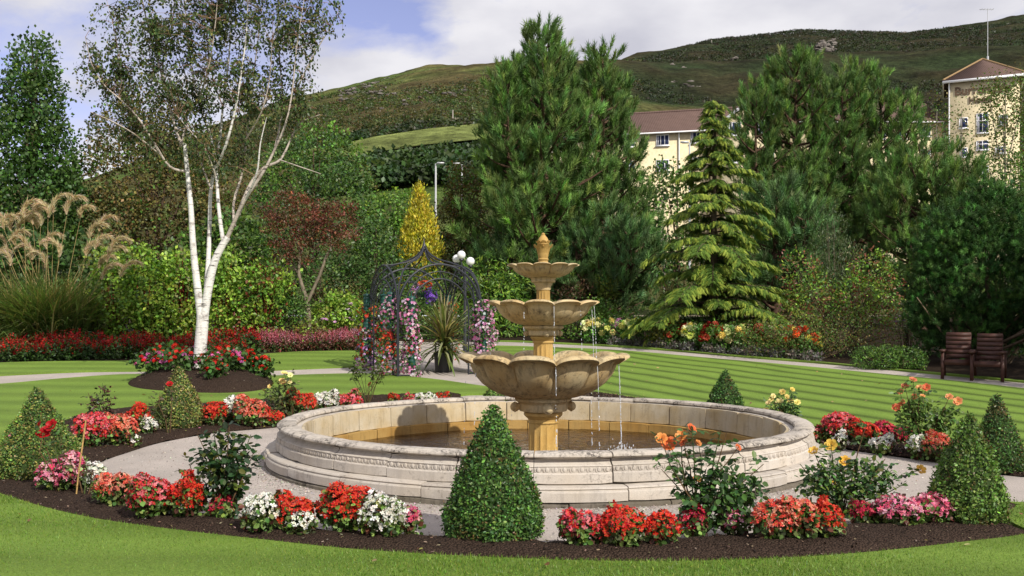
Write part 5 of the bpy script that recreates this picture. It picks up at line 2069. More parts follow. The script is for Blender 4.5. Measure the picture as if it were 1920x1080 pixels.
lav = border_plant('lavender', places[0][0], places[0][1], .24, .24, LV, .08, 420, 'grey purple lavender tuft at the edge of the far path', 'lavender', 'lavender tufts along the far path', T=BLADE)
scatter_copies(lav, places[1:])


# ------------------------------------------------------------------ trees and shrubs
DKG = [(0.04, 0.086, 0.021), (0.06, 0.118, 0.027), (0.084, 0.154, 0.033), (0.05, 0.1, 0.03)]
MDG = [(0.085, 0.173, 0.031), (0.122, 0.231, 0.039), (0.16, 0.281, 0.049), (0.066, 0.132, 0.028)]
BRG = [(0.202, 0.33, 0.039), (0.259, 0.409, 0.052), (0.144, 0.251, 0.036), (0.302, 0.397, 0.065)]
OLV = [(0.119, 0.119, 0.035), (0.168, 0.14, 0.042), (0.084, 0.105, 0.031), (0.21, 0.154, 0.049), (0.098, 0.07, 0.028)]
PINE = [(0.09, 0.164, 0.049), (0.127, 0.216, 0.059), (0.177, 0.278, 0.07), (0.103, 0.18, 0.044)]
PINEB = [(0.095, 0.176, 0.066), (0.13, 0.223, 0.078), (0.084, 0.149, 0.054)]
BRK = A_((.085, .06, .04))


def plant(name, label, cat, Y, rows, n, L, Wd, pal, T=LEAF, group=None, trunk=True, trunk_r=.12, bark=BRK, mat=None, depth=.9, kind=None, extra=None, px=None, flowers=None, stems=0, **kw):
    cx = np.mean([r[0] for r in rows]) if px is None else px
    x = (cx - 960) / FPX * Y
    loc = Vector((x, Y, float(gz(x, Y))))
    t = thing(name, label, cat, loc, group=group)
    lob = plobes(Y, rows, loc, depth)
    mb = MB()
    foliage(mb, lob, n, L, Wd, pal, T, zmin=.02, **kw)
    mb.obj('crown', mat or LEAFM, t)
    tb = MB()
    if trunk:
        top = max(l[2] + l[5] * .3 for l in lob)
        tb.tube([(0, 0, -.1), (.05, 0, top * .35), (0, .05, top * .7), (0, 0, top)], [trunk_r, trunk_r * .8, trunk_r * .5, .02], 7, bark)
        for l in lob:
            z0 = max(.1, l[2] - l[5] * 1.1) * rng.uniform(.5, .8)
            tb.tube([(0, 0, z0), (l[0] * .5, l[1] * .5, (z0 + l[2]) * .5), (l[0], l[1], l[2])], [trunk_r * .5, trunk_r * .35, .015], 5, bark)
    for _ in range(stems):
        l = lob[rng.integers(0, len(lob))]
        q = rsphere(1)[0] * .6
        tb.tube([(q[0] * .3, q[1] * .3, -.05), (l[0] * .5 + q[0] * .2, l[1] * .5, l[2] * .5), (l[0] + q[0] * l[3], l[1] + q[1] * l[4], l[2] + abs(q[2]) * l[5])], [.022, .016, .006], 4, bark)
    if trunk or stems:
        tb.obj('trunk' if trunk else 'stems', BARK, t, None if trunk else 'stuff', True)
    if flowers:
        pal2, nf, s = flowers
        fb = MB()
        P, Nn = lobe_points(lob, nf, .98, 1.06)
        for p in P:
            c = pick(pal2, 1, .1)
            q = 10
            d = rsphere(q)
            d[:, 2] = np.abs(d[:, 2])
            cards(fb, p + d * s * A_([1, 1, .4]), rsphere(q), d + A_([0, 0, .6]), s * .55, s * .55, FLOWER4, np.repeat(c, q, 0) * np.exp(rng.normal(0, .1, (q, 1))))
        fb.obj('flower_heads', PETAL, t, 'stuff')
    return t


def pine(name, label, Y, px, ptop, pbase, halfw, leaders, seed, pal=PINE, group=None, nbr=110, tuft=.50, low=.12, full=1.0, rise=.42, peak=.30, power=.72):
    """leaders: (dx_px, top_px); halfw: half width in px at the widest"""
    rg = np.random.default_rng(seed)
    k = Y / FPX
    x = (px - 960) * k
    g0 = float(gz(x, Y))
    loc = Vector((x, Y, g0))
    t = thing(name, label, 'pine tree', loc, group=group)
    tb, fo = MB(), MB()
    P, U = [], []
    for (dx, tp) in leaders:
        H = W(px, tp, Y).z - g0
        dxm = dx * k
        dy = rg.uniform(-1.2, 1.2) if dx else 0
        base_h = 0 if dx == 0 else H * .30

        def tp_(z):
            f = max(0, (z - base_h) / (H - base_h))
            return np.array([dxm * min(1, f * 1.8), dy * min(1, f * 1.8), z])
        zs = np.linspace(base_h, H, 8)
        tb.tube([tp_(z) for z in zs], np.linspace(.24 if dx == 0 else .12, .03, 8), 7, A_((.09, .055, .038)))
        nb = nbr if dx == 0 else int(nbr * .45)
        for i in range(nb):
            if rg.random() < .16:
                continue
            f = low + (1 - low) * ((i + rg.random()) / nb) if dx == 0 else .35 + .65 * ((i + rg.random()) / nb)
            z = H * f
            prof = min(1, (1 - f) / (1 - peak)) ** power * (1 - .35 * max(0, (peak - f) / peak))
            if dx:
                prof *= .62
            l = (halfw * k) * prof * rg.uniform(.42, 1.18) + .35
            a = i * 2.4 + rg.uniform(-.4, .4)
            el = rise * (.15 + f * 1.0) + rg.uniform(-.12, .2)
            p0 = tp_(z)
            hd = np.array([math.cos(a), math.sin(a), 0])
            pts_ = []
            for s_ in np.linspace(0, 1, 6):
                pts_.append(p0 + hd * l * s_ * math.cos(el) + np.array([0, 0, l * (math.sin(el) * s_ + .16 * s_ * s_ - .10 * s_ * (1 - s_) * 2)]))
            tb.tube(pts_, np.linspace(.05 + .012 * l, .012, 6), 5, A_((.10, .062, .042)))
            m = int((4 + l * 4.4) * full)
            for _ in range(m):
                s_ = 1 - rg.random() ** 1.5 * .72
                j = min(4, int(s_ * 5))
                q = pts_[j] + (pts_[j + 1] - pts_[j]) * (s_ * 5 - j)
                an = a + rg.choice([-1, 1]) * rg.uniform(.2, 1.15)
                tl = rg.uniform(.15, .75) * (1 - .40 * s_) * (.7 + .12 * l)
                d = np.array([math.cos(an), math.sin(an), rg.uniform(-.05, .75)])
                d /= np.linalg.norm(d)
                e = q + d * tl
                for w in ((1.0, .55) if tl > .22 else (1.0,)):
                    P.append(q + (e - q) * w + rg.normal(0, .03, 3))
                    U.append(d * .8 + np.array([0, 0, .65 + .8 * f]) + rg.normal(0, .25, 3))
        # upright candles round the leader
        for i in range(16):
            z = H * (1 - .012 * i)
            P.append(tp_(z) + rg.normal(0, .05 + .02 * i, 3) * A_([1, 1, .2]))
            U.append(np.array([0, 0, 1.0]) + rg.normal(0, .16, 3))
    P, U = A_(P), A_(U)
    n = len(P)
    cl = np.array([mnoise.noise(Vector((p[0] * .7 + seed, p[1] * .7, p[2] * .7))) for p in P])
    C = pick(pal, n, .28) * (1 + .40 * cl[:, None])
    s = tuft * rg.uniform(.75, 1.25, n)
    up_ = U[:, 2] / np.linalg.norm(U, axis=1) > .80
    Cc = np.clip(C, .004, .9)
    for tmpl, k_ in ((TUFT, ~up_), (CANDLE, up_)):
        cards(fo, P[k_], U[k_], rsphere(int(k_.sum())), s[k_], s[k_], tmpl, Cc[k_])
    fo.obj('needles', NEEDLE, t)
    tb.obj('trunk', BARK, t, None, True)
    return t


pine('scots_pine', 'tall full pine with upright shoots at the centre behind the fountain', 36, 1018, 62, 560, 166, [(0, 66), (-40, 112), (-66, 150), (28, 92)], 3, group='pines behind the garden', nbr=125, full=1.0, peak=.22, power=1.0)
pine('scots_pine', 'slimmer pine touching the tall central pine on its hotel side', 38, 1130, 100, 560, 112, [(0, 104), (-26, 150), (30, 138)], 5, group='pines behind the garden', nbr=100, full=.95, peak=.25, power=.95)
pine('scots_pine', 'broad pine with a domed top behind the golden cedar', 42, 1492, 122, 520, 124, [(0, 118), (-48, 150), (45, 146), (-80, 190)], 8, group='pines behind the garden', nbr=120, full=.95, peak=.45, power=.72)
pine('scots_pine', 'spreading pine in front of the lower hotel roof', 43, 1602, 140, 520, 112, [(0, 138), (48, 148), (-40, 170), (84, 196)], 9, group='pines behind the garden', nbr=115, full=.9, peak=.45, power=.72)
pine('scots_pine', 'shorter loose pine between the broad pines and the hotel tower', 38, 1730, 285, 560, 112, [(0, 288), (-50, 324), (52, 330)], 11, group='pines behind the garden', nbr=95, full=.85, peak=.5, power=.7)
pine('scots_pine', 'low blue green pine behind the willow leaved shrub', 33, 1455, 355, 560, 92, [(0, 362), (40, 410)], 12, PINEB, 'pines behind the garden', nbr=75, full=.9, peak=.4, power=.7, tuft=.48)
pine('scots_pine', 'spreading low pine bough at the side of the golden cedar', 35, 1130, 400, 600, 96, [(0, 410), (-50, 450), (45, 440)], 14, PINEB, 'pines behind the garden', nbr=80, full=.9, peak=.4, rise=.2, power=.7, tuft=.48)
pine('scots_pine', 'low spreading pine just behind the top of the fountain', 36, 950, 455, 620, 92, [(0, 462), (-40, 490)], 15, PINEB, 'pines behind the garden', nbr=65, full=.9, peak=.4, rise=.2, power=.7, tuft=.48)

# bushy dark pine over the chairs
Yb = 24.4
rows = [(1835, 520, 112, 120), (1800, 460, 84, 80), (1862, 420, 74, 70), (1905, 520, 90, 130), (1760, 560, 62, 70), (1850, 375, 30, 34), (1930, 440, 66, 80), (1740, 600, 40, 46), (1960, 560, 80, 80), (1800, 600, 80, 70), (1880, 590, 80, 70), (2010, 500, 100, 120, -2.0), (2080, 520, 90, 130, -3.2), (2150, 520, 90, 120, -6.2), (2110, 560, 75, 95, -4.8)]  # lobes set nearer lie out of view, added to shade the chairs
t = plant('mountain_pine', 'large dark bushy pine overhanging the two wooden chairs', 'pine tree', Yb, rows, 19000, .24, .24, [(.036, .085, .024), (.052, .115, .03), (.07, .15, .036)], TUFT_FINE, None, True, .09, A_((.12, .085, .06)), NEEDLE, clump=3, upright=1.2, along=.7, spread=.10, fill=.25, px=1850, jit=.4, lo=.66)
mb = MB()
for i in range(16):
    px = 1745 + i * 13 + rng.uniform(-6, 6)
    b = W(1850 + (px - 1850) * .45, 690, Yb) - t.location
    e = W(px + (px - 1850) * .3, rng.uniform(480, 560), Yb + rng.uniform(-.6, .6)) - t.location
    b.z = -.05
    mb.tube([b, b.lerp(e, .4) + Vector((rng.normal(0, .05), -.2, -.05)), e], [.035, .028, .014], 5, A_((.17, .13, .085)))
mb.obj('stems', BARK, t, 'stuff', True)

# golden deodar cedar
def cedar(px, ptop, pbase, Y, halfw, label):
    k = Y / FPX
    x = (px - 960) * k
    g0 = float(gz(x, Y))
    loc = Vector((x, Y, g0))
    t = thing('golden_cedar', label, 'cedar tree', loc)
    H = W(px, ptop, Y).z - g0
    tb, fo = MB(), MB()
    tb.tube([(0, 0, -.1), (0, 0, H * .5), (.05, 0, H * .9), (-.12, 0, H)], [.17, .10, .03, .01], 7, A_((.11, .085, .06)))
    P, U, N, C, S = [], [], [], [], []
    nb = 118
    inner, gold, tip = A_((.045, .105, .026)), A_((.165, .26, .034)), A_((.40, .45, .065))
    for i in range(nb):
        f = .04 + .95 * (i / nb)
        tier = math.sin(i * .9) * .5 + .5
        l = (halfw * k) * (1 - f) ** .92 * (.38 + .90 * rng.random()) + .18
        if f > .72:
            l = min(l, .75 * (1 - f) / .28 + .2)
        a = i * 2.399 + rng.uniform(-.25, .25)
        z = H * f
        hd = np.array([math.cos(a), math.sin(a), 0])
        sd = np.array([-math.sin(a), math.cos(a), 0])
        rise = rng.uniform(-.02, .30)
        pts_ = [np.array([0, 0, z]) + hd * l * s_ + np.array([0, 0, l * (rise * s_ * 1.3 - .36 * s_ ** 3)]) for s_ in np.linspace(0, 1, 7)]
        tb.tube(pts_, np.linspace(.012 + .012 * l, .005, 7), 4, A_((.12, .09, .06)))
        m = int(22 + l * 56)
        for q in range(m):
            s_ = .18 + .82 * rng.random() ** .7
            j = min(5, int(s_ * 6))
            p = pts_[j] + (pts_[j + 1] - pts_[j]) * (s_ * 6 - j)
            w = rng.choice([-1, 1]) * rng.uniform(.15, 1.0) * (.12 + .34 * l * (1 - s_ * .6)) * .8
            d = hd * rng.uniform(.25, .8) + sd * np.sign(w)
            d /= np.linalg.norm(d)
            e = p + d * abs(w) + np.array([0, 0, -.16 * abs(w)])
            n_t = 2 + int(abs(w) * 7)
            for v in np.linspace(.25, 1, n_t):
                pp = p + (e - p) * v
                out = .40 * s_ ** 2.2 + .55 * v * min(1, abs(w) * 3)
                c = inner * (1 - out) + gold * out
                if v > .8 and rng.random() < .6:
                    c = c * .4 + tip * .6
                P.append(pp + rng.normal(0, .015, 3))
                U.append(d + hd * .3 + np.array([0, 0, -.45 - .8 * v]) + rng.normal(0, .25, 3))
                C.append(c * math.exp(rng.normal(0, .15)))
                S.append(rng.uniform(.15, .25))
    P, U, C, S = A_(P), A_(U), A_(C), A_(S)
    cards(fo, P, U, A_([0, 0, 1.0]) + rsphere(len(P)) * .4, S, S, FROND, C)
    fo.obj('needles', NEEDLE, t)
    tb.obj('trunk', BARK, t, None, True)


def frond_template():
    v, f = [], []
    for i in range(7):
        s = i / 7
        for sg in (-1, 1):
            b = len(v)
            v += [(s - .05, 0, 0), (s + .07, 0, 0), (s + .18, sg * .26 * (1 - .4 * s), -.10)]
            f.append((b, b + 1, b + 2))
    b = len(v)
    v += [(.8, .04, 0), (.8, -.04, 0), (1.15, 0, -.1)]
    f.append((b, b + 1, b + 2))
    return (A_(v, float), A_(f))


FROND = frond_template()
cedar(1338, 183, 610, 29.6, 160, 'golden green cedar with drooping layered branches in front of the hotel')

# left: columnar hornbeam and the dark mass under it
plant('hornbeam_tree', 'tall dark green columnar hornbeam at the far left', 'tree', 33, [(62, 125, 40, 52), (45, 180, 46, 55), (76, 190, 42, 55), (60, 255, 62, 62), (100, 300, 50, 60), (25, 290, 60, 70), (60, 370, 90, 80), (120, 390, 42, 60), (0, 400, 60, 70), (70, 90, 16, 26), (52, 470, 90, 60)], 30000, .14, .105, MDG[:1] + DKG + [(.045, .10, .022)], trunk_r=.2, upright=.5, spread=.15, fill=.35)
# mixed trees behind the birch
plant('alder_tree', 'brown tinged leafy tree directly behind the white birch', 'tree', 34, [(250, 330, 80, 80), (330, 370, 90, 70), (220, 420, 60, 60), (400, 420, 60, 60), (300, 440, 90, 50), (230, 250, 55, 60), (320, 270, 60, 60), (420, 340, 60, 60), (195, 330, 46, 80), (185, 430, 46, 70), (270, 220, 44, 44), (380, 290, 60, 60)], 24000, .125, .09, OLV + MDG[:1], trunk_r=.14, spread=.16)
plant('holly_tree', 'dark glossy evergreen behind the red maple', 'tree', 36, [(540, 330, 70, 66), (600, 300, 70, 60), (640, 380, 60, 70), (510, 420, 70, 60), (660, 460, 70, 70), (580, 470, 80, 70), (700, 520, 50, 50), (470, 480, 50, 50)], 12500, .12, .085, DKG + MDG[:1], mat=GLOSSY, trunk_r=.15)
plant('sycamore_tree', 'taller mid green tree behind the glossy evergreen and birch twigs', 'tree', 41, [(600, 270, 55, 42), (560, 330, 60, 50), (640, 310, 50, 50), (520, 360, 50, 50), (655, 360, 46, 50)], 7000, .15, .11, MDG + OLV[:1], trunk_r=.15)
plant('lime_shrub', 'bright mid green bushy tree behind the golden conifer', 'tree', 41, [(715, 405, 46, 42), (748, 392, 40, 34), (690, 440, 40, 46), (770, 420, 34, 34), (735, 450, 60, 46)], 6500, .13, .10, MDG + BRG[:1], trunk_r=.1)
plant('laurel_shrub', 'dark laurel thicket between the maple and the golden conifer', 'shrub', 34, [(660, 530, 50, 50), (715, 500, 46, 60), (700, 440, 36, 40), (745, 545, 44, 44), (620, 520, 50, 50), (790, 540, 44, 50)], 7000, .13, .075, DKG + MDG[:1], mat=GLOSSY, trunk_r=.05)
plant('golden_conifer', 'bright yellow conical conifer behind the arbour', 'conifer', 36, [(787, 400, 18, 44), (787, 432, 30, 42), (788, 470, 39, 48), (786, 512, 40, 48), (786, 370, 8, 24)], 15000, .13, .055, [(.50, .44, .035), (.44, .40, .04), (.34, .34, .04), (.56, .48, .05)], trunk_r=.06, upright=1.2, along=.35, clump=4, spread=.06, depth=1.0)
plant('beech_shrub', 'russet and green shrub between the golden conifer and the tall pine', 'shrub', 39, [(868, 340, 26, 34), (868, 375, 36, 46), (845, 420, 34, 46), (885, 430, 40, 50), (855, 470, 40, 40)], 10500, .11, .08, OLV + MDG[:2] + [(.2, .12, .03)], trunk_r=.07)

# red japanese maple
t = plant('japanese_maple', 'small japanese maple with flat layers of dark red leaves', 'tree', 29.3, [(548, 372, 34, 9), (585, 388, 40, 9), (520, 398, 40, 9), (640, 392, 30, 10), (565, 412, 52, 9), (628, 415, 40, 9), (515, 428, 28, 8), (590, 438, 40, 8), (648, 440, 26, 8), (545, 456, 40, 9), (625, 462, 28, 7), (560, 482, 26, 8), (530, 480, 20, 7)], 8200, .075, .06, [(.16, .055, .035), (.11, .045, .03), (.20, .07, .04), (.11, .09, .035), (.24, .085, .05), (.08, .075, .03)], trunk=False, px=578, clump=9, spread=.07, depth=1.2, up=1.0)
mb = MB()
Ym = 29.3
q = lambda px, py, dy=0: W(px, py, Ym + dy) - t.location
GB = A_((.20, .165, .12))
mb.tube([(0, 0, -.1), q(578, 590), q(574, 560), q(566, 535), q(560, 515), q(561, 490), q(563, 460)], [.095, .085, .08, .06, .055, .045, .03], 8, GB)
mb.tube([q(576, 568), q(586, 545), q(600, 515, -.1), q(612, 480, -.1), q(622, 462), q(640, 440)], [.06, .05, .045, .04, .03, .015], 7, GB)
mb.tube([q(561, 515), q(548, 498), q(534, 482)], [.04, .03, .012], 6, GB)
mb.tube([q(563, 480), q(572, 455), q(590, 430, .2), q(600, 405)], [.035, .025, .02, .01], 6, GB)
mb.tube([q(562, 470), q(550, 440, -.2), q(535, 410)], [.03, .02, .01], 6, GB)
mb.tube([q(622, 462), q(616, 440), q(612, 420, .2), q(640, 400)], [.025, .02, .015, .008], 6, GB)
mb.tube([q(626, 455), q(650, 442), q(672, 425)], [.018, .012, .006], 5, GB)
mb.obj('trunk', BARK, t, None, True)

# bright dogwoods behind the left border
for i, (rows, lab) in enumerate([
    ([(215, 560, 46, 60), (190, 600, 40, 50), (240, 600, 40, 46), (205, 505, 30, 36)], 'light green dogwood right beside the plumed grass'),
    ([(275, 545, 46, 60), (300, 590, 46, 50), (262, 500, 36, 36)], 'light green dogwood midway between plumed grass and birch'),
    ([(345, 555, 44, 60), (330, 600, 44, 44), (340, 505, 34, 36)], 'light green dogwood touching the birch trunk on the grass side'),
    ([(420, 560, 46, 56), (410, 610, 44, 40), (430, 510, 36, 36)], 'light green dogwood touching the birch trunk on the fountain side'),
    ([(490, 560, 46, 52), (480, 605, 44, 44), (505, 525, 40, 36)], 'dogwood with red stems left of the japanese maple')]):
    plant('dogwood_shrub', lab, 'shrub', 28.6, rows, 3600, .13, .09, [BRG + MDG[1:3], BRG + MDG[:1], BRG + OLV[:1], BRG + MDG[2:3], BRG[:3] + MDG[:1] + [(.16, .06, .03)]][i], group='dogwoods behind the red border', trunk=False, stems=34, bark=A_((.16, .03, .02)), clump=5, spread=.12, px=rows[0][0])
plant('camellia_shrub', 'small round dark shrub at the foot of the maple', 'shrub', 29, [(543, 585, 30, 30), (530, 570, 22, 22), (556, 568, 20, 20)], 2400, .085, .06, DKG + MDG[:2], mat=GLOSSY, trunk=False, stems=8)
plant('spirea_shrub', 'low yellowish shrub in front of the maple trunk', 'shrub', 28.7, [(575, 622, 26, 16), (555, 628, 20, 12), (598, 630, 22, 12)], 1500, .08, .055, OLV + BRG[:2], trunk=False, stems=8)
plant('hydrangea_shrub', 'lime leaved hydrangea with pale lilac flower heads beside the arbour', 'shrub', 32, [(625, 590, 44, 28), (600, 600, 26, 22), (660, 592, 30, 26), (640, 572, 30, 18)], 3400, .12, .085, BRG + [(.22, .36, .05)], trunk=False, stems=16, flowers=([(.62, .45, .62), (.7, .62, .7), (.6, .3, .5)], 30, .09))
plant('fuchsia_shrub', 'brownish shrub behind the lime leaved hydrangea', 'shrub', 34, [(640, 555, 40, 22), (680, 560, 30, 24), (600, 560, 26, 20)], 2400, .09, .05, OLV, trunk=False, stems=10)

# behind the arbour and fountain
plant('sumac_shrub', 'bright green sumac with feathery leaves behind the fountain bowls', 'shrub', 34, [(930, 560, 50, 40), (905, 520, 40, 32), (950, 605, 46, 32), (905, 595, 34, 36), (960, 520, 34, 28), (880, 620, 26, 24)], 5200, .20, .05, MDG + BRG[:2], trunk=False, stems=26, clump=8, spread=.16, hang=.35)
plant('bay_shrub', 'leafy green shrub seen through the arbour', 'shrub', 33, [(800, 590, 40, 50), (760, 600, 30, 40), (840, 600, 34, 44), (780, 560, 34, 34)], 4200, .12, .075, MDG + DKG[:2], trunk=False, stems=16)
plant('rose_shrub', 'rambling shrub with a few white blooms behind the fountain', 'shrub', 32.5, [(1085, 610, 34, 34), (1125, 600, 34, 34), (1160, 610, 36, 34), (1105, 580, 34, 22), (1060, 620, 24, 26)], 4600, .085, .06, MDG + BRG[:1], trunk=False, stems=22, flowers=([(.78, .76, .72)], 6, .05))
plant('cypress_shrub', 'small golden green conifer behind the fountain bowls', 'conifer', 33.5, [(1133, 530, 16, 22), (1140, 545, 18, 16)], 900, .11, .05, [(.14, .19, .03), (.2, .24, .04)], trunk=False, stems=4, upright=.8)
plant('heather_shrub', 'rusty brown shrub low between pine boughs', 'shrub', 33.5, [(1090, 540, 26, 14), (1070, 552, 20, 12)], 900, .08, .05, [(.13, .07, .04), (.1, .06, .035), (.08, .07, .03)], trunk=False, stems=4)
plant('abelia_shrub', 'yellow leaved shrub among the dahlias beneath the cedar', 'shrub', 29, [(1250, 620, 22, 26), (1238, 632, 18, 18), (1262, 634, 18, 16)], 1500, .085, .06, [(.16, .17, .03), (.2, .19, .04), (.1, .13, .03)], trunk=False, stems=10)
plant('ceanothus_shrub', 'deep green low shrub under the cedar boughs', 'shrub', 29.5, [(1300, 600, 46, 24), (1360, 600, 50, 24), (1215, 610, 26, 20), (1410, 606, 40, 20)], 4200, .07, .045, DKG + MDG[:2], trunk=False, stems=16)
plant('heath_shrub', 'wide brownish green heath mound beyond the far path', 'shrub', 25.6, [(1430, 628, 50, 26), (1500, 624, 60, 30), (1580, 622, 60, 30), (1650, 630, 46, 24), (1540, 640, 60, 22), (1465, 650, 40, 18)], 9000, .055, .03, OLV + MDG[:2], trunk=False, stems=24, clump=5)
plant('cotoneaster_hedge', 'low clipped green hedge beside the far path', 'hedge', 22.9, [(1625, 672, 28, 22), (1660, 672, 34, 23), (1695, 673, 34, 22), (1720, 676, 18, 18)], 7500, .045, .032, MDG + DKG[:2], trunk=False, stems=12, clump=5, spread=.03, mat=GLOSSY, jit=.15)
plant('willow_shrub', 'upright grey green willow leaved shrub', 'shrub', 29.8, [(1560, 425, 22, 40), (1555, 480, 40, 50), (1585, 500, 40, 50), (1540, 540, 50, 46), (1590, 560, 50, 40)], 7000, .10, .028, [(.07, .11, .045), (.09, .13, .05), (.05, .085, .03), (.11, .14, .06)], trunk=False, stems=30, upright=1.1, bark=A_((.14, .12, .08)))
plant('photinia_shrub', 'rounded photinia with reddish young tips', 'shrub', 28.2, [(1635, 520, 44, 46), (1660, 560, 40, 44), (1610, 560, 50, 46), (1640, 590, 50, 30), (1525, 560, 50, 50), (1500, 590, 44, 34), (1500, 510, 34, 40)], 7500, .105, .05, MDG + BRG[:2] + [(.20, .07, .035), (.15, .11, .03), (.25, .1, .06)], mat=GLOSSY, trunk=False, stems=20)
plant('aster_plant', 'pale leaved plant with purple asters beside the dark pine', 'plant', 26, [(1706, 588, 14, 26), (1695, 605, 20, 18)], 900, .08, .04, [(.3, .3, .18), (.16, .22, .05), (.2, .2, .1)], trunk=False, stems=8, flowers=([(.25, .1, .5), (.5, .25, .55)], 10, .05))
plant('laurel_hedge', 'dark hedge mass behind the two wooden chairs', 'hedge', 26.5, [(1800, 650, 60, 40), (1880, 655, 70, 40), (1750, 655, 40, 34), (1950, 640, 60, 50)], 5000, .11, .07, DKG, trunk=False, stems=10, mat=GLOSSY)
plant('pampas_stalks', 'bare straw coloured stalks poking through the cedar boughs', 'grass plant', 30.6, [(1252, 550, 22, 22)], 160, .30, .02, [(.35, .29, .15), (.28, .23, .11)], BLADE, trunk=False, stems=10, upright=2.0, bark=A_((.33, .27, .14)))

# dark background trees that close the view behind the garden
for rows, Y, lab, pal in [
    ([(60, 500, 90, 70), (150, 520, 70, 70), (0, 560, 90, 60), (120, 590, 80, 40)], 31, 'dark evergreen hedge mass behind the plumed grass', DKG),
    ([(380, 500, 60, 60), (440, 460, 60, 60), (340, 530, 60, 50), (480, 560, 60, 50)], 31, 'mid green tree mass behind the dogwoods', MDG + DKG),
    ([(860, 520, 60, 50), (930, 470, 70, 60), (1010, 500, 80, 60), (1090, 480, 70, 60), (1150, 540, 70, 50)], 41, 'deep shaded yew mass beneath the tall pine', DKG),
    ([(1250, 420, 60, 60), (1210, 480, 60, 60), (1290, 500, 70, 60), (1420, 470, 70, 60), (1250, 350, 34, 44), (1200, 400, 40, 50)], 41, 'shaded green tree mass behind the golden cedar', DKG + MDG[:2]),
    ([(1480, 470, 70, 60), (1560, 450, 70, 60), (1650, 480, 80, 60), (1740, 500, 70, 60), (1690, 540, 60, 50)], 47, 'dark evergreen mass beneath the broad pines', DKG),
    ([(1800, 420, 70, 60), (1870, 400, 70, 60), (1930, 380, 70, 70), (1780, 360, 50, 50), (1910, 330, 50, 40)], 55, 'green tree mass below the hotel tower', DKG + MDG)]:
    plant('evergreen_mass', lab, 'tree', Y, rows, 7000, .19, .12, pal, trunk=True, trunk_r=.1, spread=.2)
for rows, Y, n, lab in [([(1885, 210, 40, 55), (1900, 270, 44, 60), (1856, 185, 24, 36), (1870, 320, 40, 44), (1920, 180, 30, 50), (1880, 165, 30, 22)], 62, 7000, 'thin leaved young birch in front of the hotel tower'),
                        ([(1755, 215, 28, 36), (1745, 270, 30, 40), (1770, 250, 24, 40)], 62, 800, 'sparse young birch at the corner of the hotel tower'),
                        ([(1800, 215, 16, 26), (1798, 262, 26, 36), (1812, 300, 30, 34)], 62, 700, 'wispy young birch before the tower wall'),
                        ([(1240, 352, 22, 32), (1225, 360, 24, 36), (1265, 350, 16, 30)], 44, 800, 'thin grey green sapling below the hotel windows')]:
    plant('birch_sapling', lab, 'tree', Y, rows, n, .16, .12, OLV[:3] + MDG[:2], trunk=True, trunk_r=.09, bark=A_((.25, .22, .18)), spread=.35, fill=.6, clump=5)

# ------------------------------------------------------------------ giant plumed grass on the left
pg_ = at(85, 668)
pg_.y += 1.6
pg_.x = (85 - 960) / FPX * pg_.y
pg_.z = float(garden_z(pg_.y))
t = thing('plumed_grass', 'giant ornamental grass with arching buff plumes', 'ornamental grass', pg_)
mb = MB()
n = 4200
a = rng.uniform(0, 2 * PI, n)
el = np.clip(rng.normal(1.05, .25, n), .35, 1.5)
U = np.stack([np.cos(el) * np.cos(a), np.cos(el) * np.sin(a), np.sin(el)], 1)
NN = np.stack([-np.sin(el) * np.cos(a), -np.sin(el) * np.sin(a), np.cos(el)], 1)
P = np.stack([rng.normal(0, .45, n), rng.normal(0, .3, n), np.zeros(n)], 1)
cards(mb, P, U, NN, rng.uniform(1.4, 2.7, n), .028, (BL[0] * A_([1, 1, 9.0]), BL[1]), pick([(.15, .23, .06), (.19, .26, .075), (.11, .17, .05), (.28, .25, .10)], n, .2))
mb.obj('leaf_clump', LEAFM, t)
k = pg_.y / FPX
plumes = [(8, 432, 1), (45, 412, 1), (62, 424, 1), (90, 410, -1), (100, 402, 1), (125, 405, 1), (22, 436, 1), (38, 440, 1), (70, 432, -1), (30, 462, 1), (76, 425, -1), (12, 470, -1), (110, 485, -1), (88, 470, 1), (50, 470, -1), (150, 412, 1), (168, 450, 1), (185, 436, 1), (178, 470, 1), (205, 475, 1), (160, 482, 1), (200, 495, 1), (185, 505, 1), (225, 522, 1), (190, 528, 1), (-10, 440, 1), (-25, 430, 1), (60, 490, -1), (85, 505, -1), (20, 500, -1), (-5, 500, 1)]
for i, (px, py, sg) in enumerate(plumes):
    Yp = pg_.y + rng.uniform(-.5, .4)
    tip = W(px, py, Yp) - pg_
    b = Vector((rng.normal(0, .3) + (px - 85) * k * .18, rng.normal(0, .15), 0))
    mb = MB()
    lean = tip - b
    mb.tube([b, b + lean * .5 + Vector((-lean.x * .10, 0, .05)), tip], [.012, .010, .006], 5, A_((.30, .23, .10)))
    mb.obj('stalk', STEM, t, None, True)
    pl = MB()
    L = rng.uniform(.65, .95)
    ax = []
    for s_ in np.linspace(0, 1, 14):
        th_ = -.15 + 2.6 * s_ ** 1.5
        ax.append((s_, th_))
    p = np.array(tip)
    Ps, Us, Cs = [], [], []
    d0 = unit(np.array(lean))
    side = sg * (1 if lean.x > -.3 else 1)
    for s_, th_ in ax:
        d = np.array([math.sin(th_ * .78) * side + d0[0] * .6 * (1 - s_), rng.normal(0, .05), math.cos(th_ * .78)])
        d = unit(d)
        p = p + d * L / 14
        m = 30
        for _ in range(m):
            Ps.append(p + rng.normal(0, .012, 3))
            Us.append(d * .95 + rng.normal(0, .26, 3) + A_([0, 0, -.55 * s_ - .05]))
    q = len(Ps)
    cards(pl, A_(Ps), A_(Us), rsphere(q), rng.uniform(.12, .25, q), .023, BLADE, pick([(.56, .45, .29), (.64, .53, .36), (.46, .36, .21)], q, .12))
    pl.obj('plume', LEAFM, t)
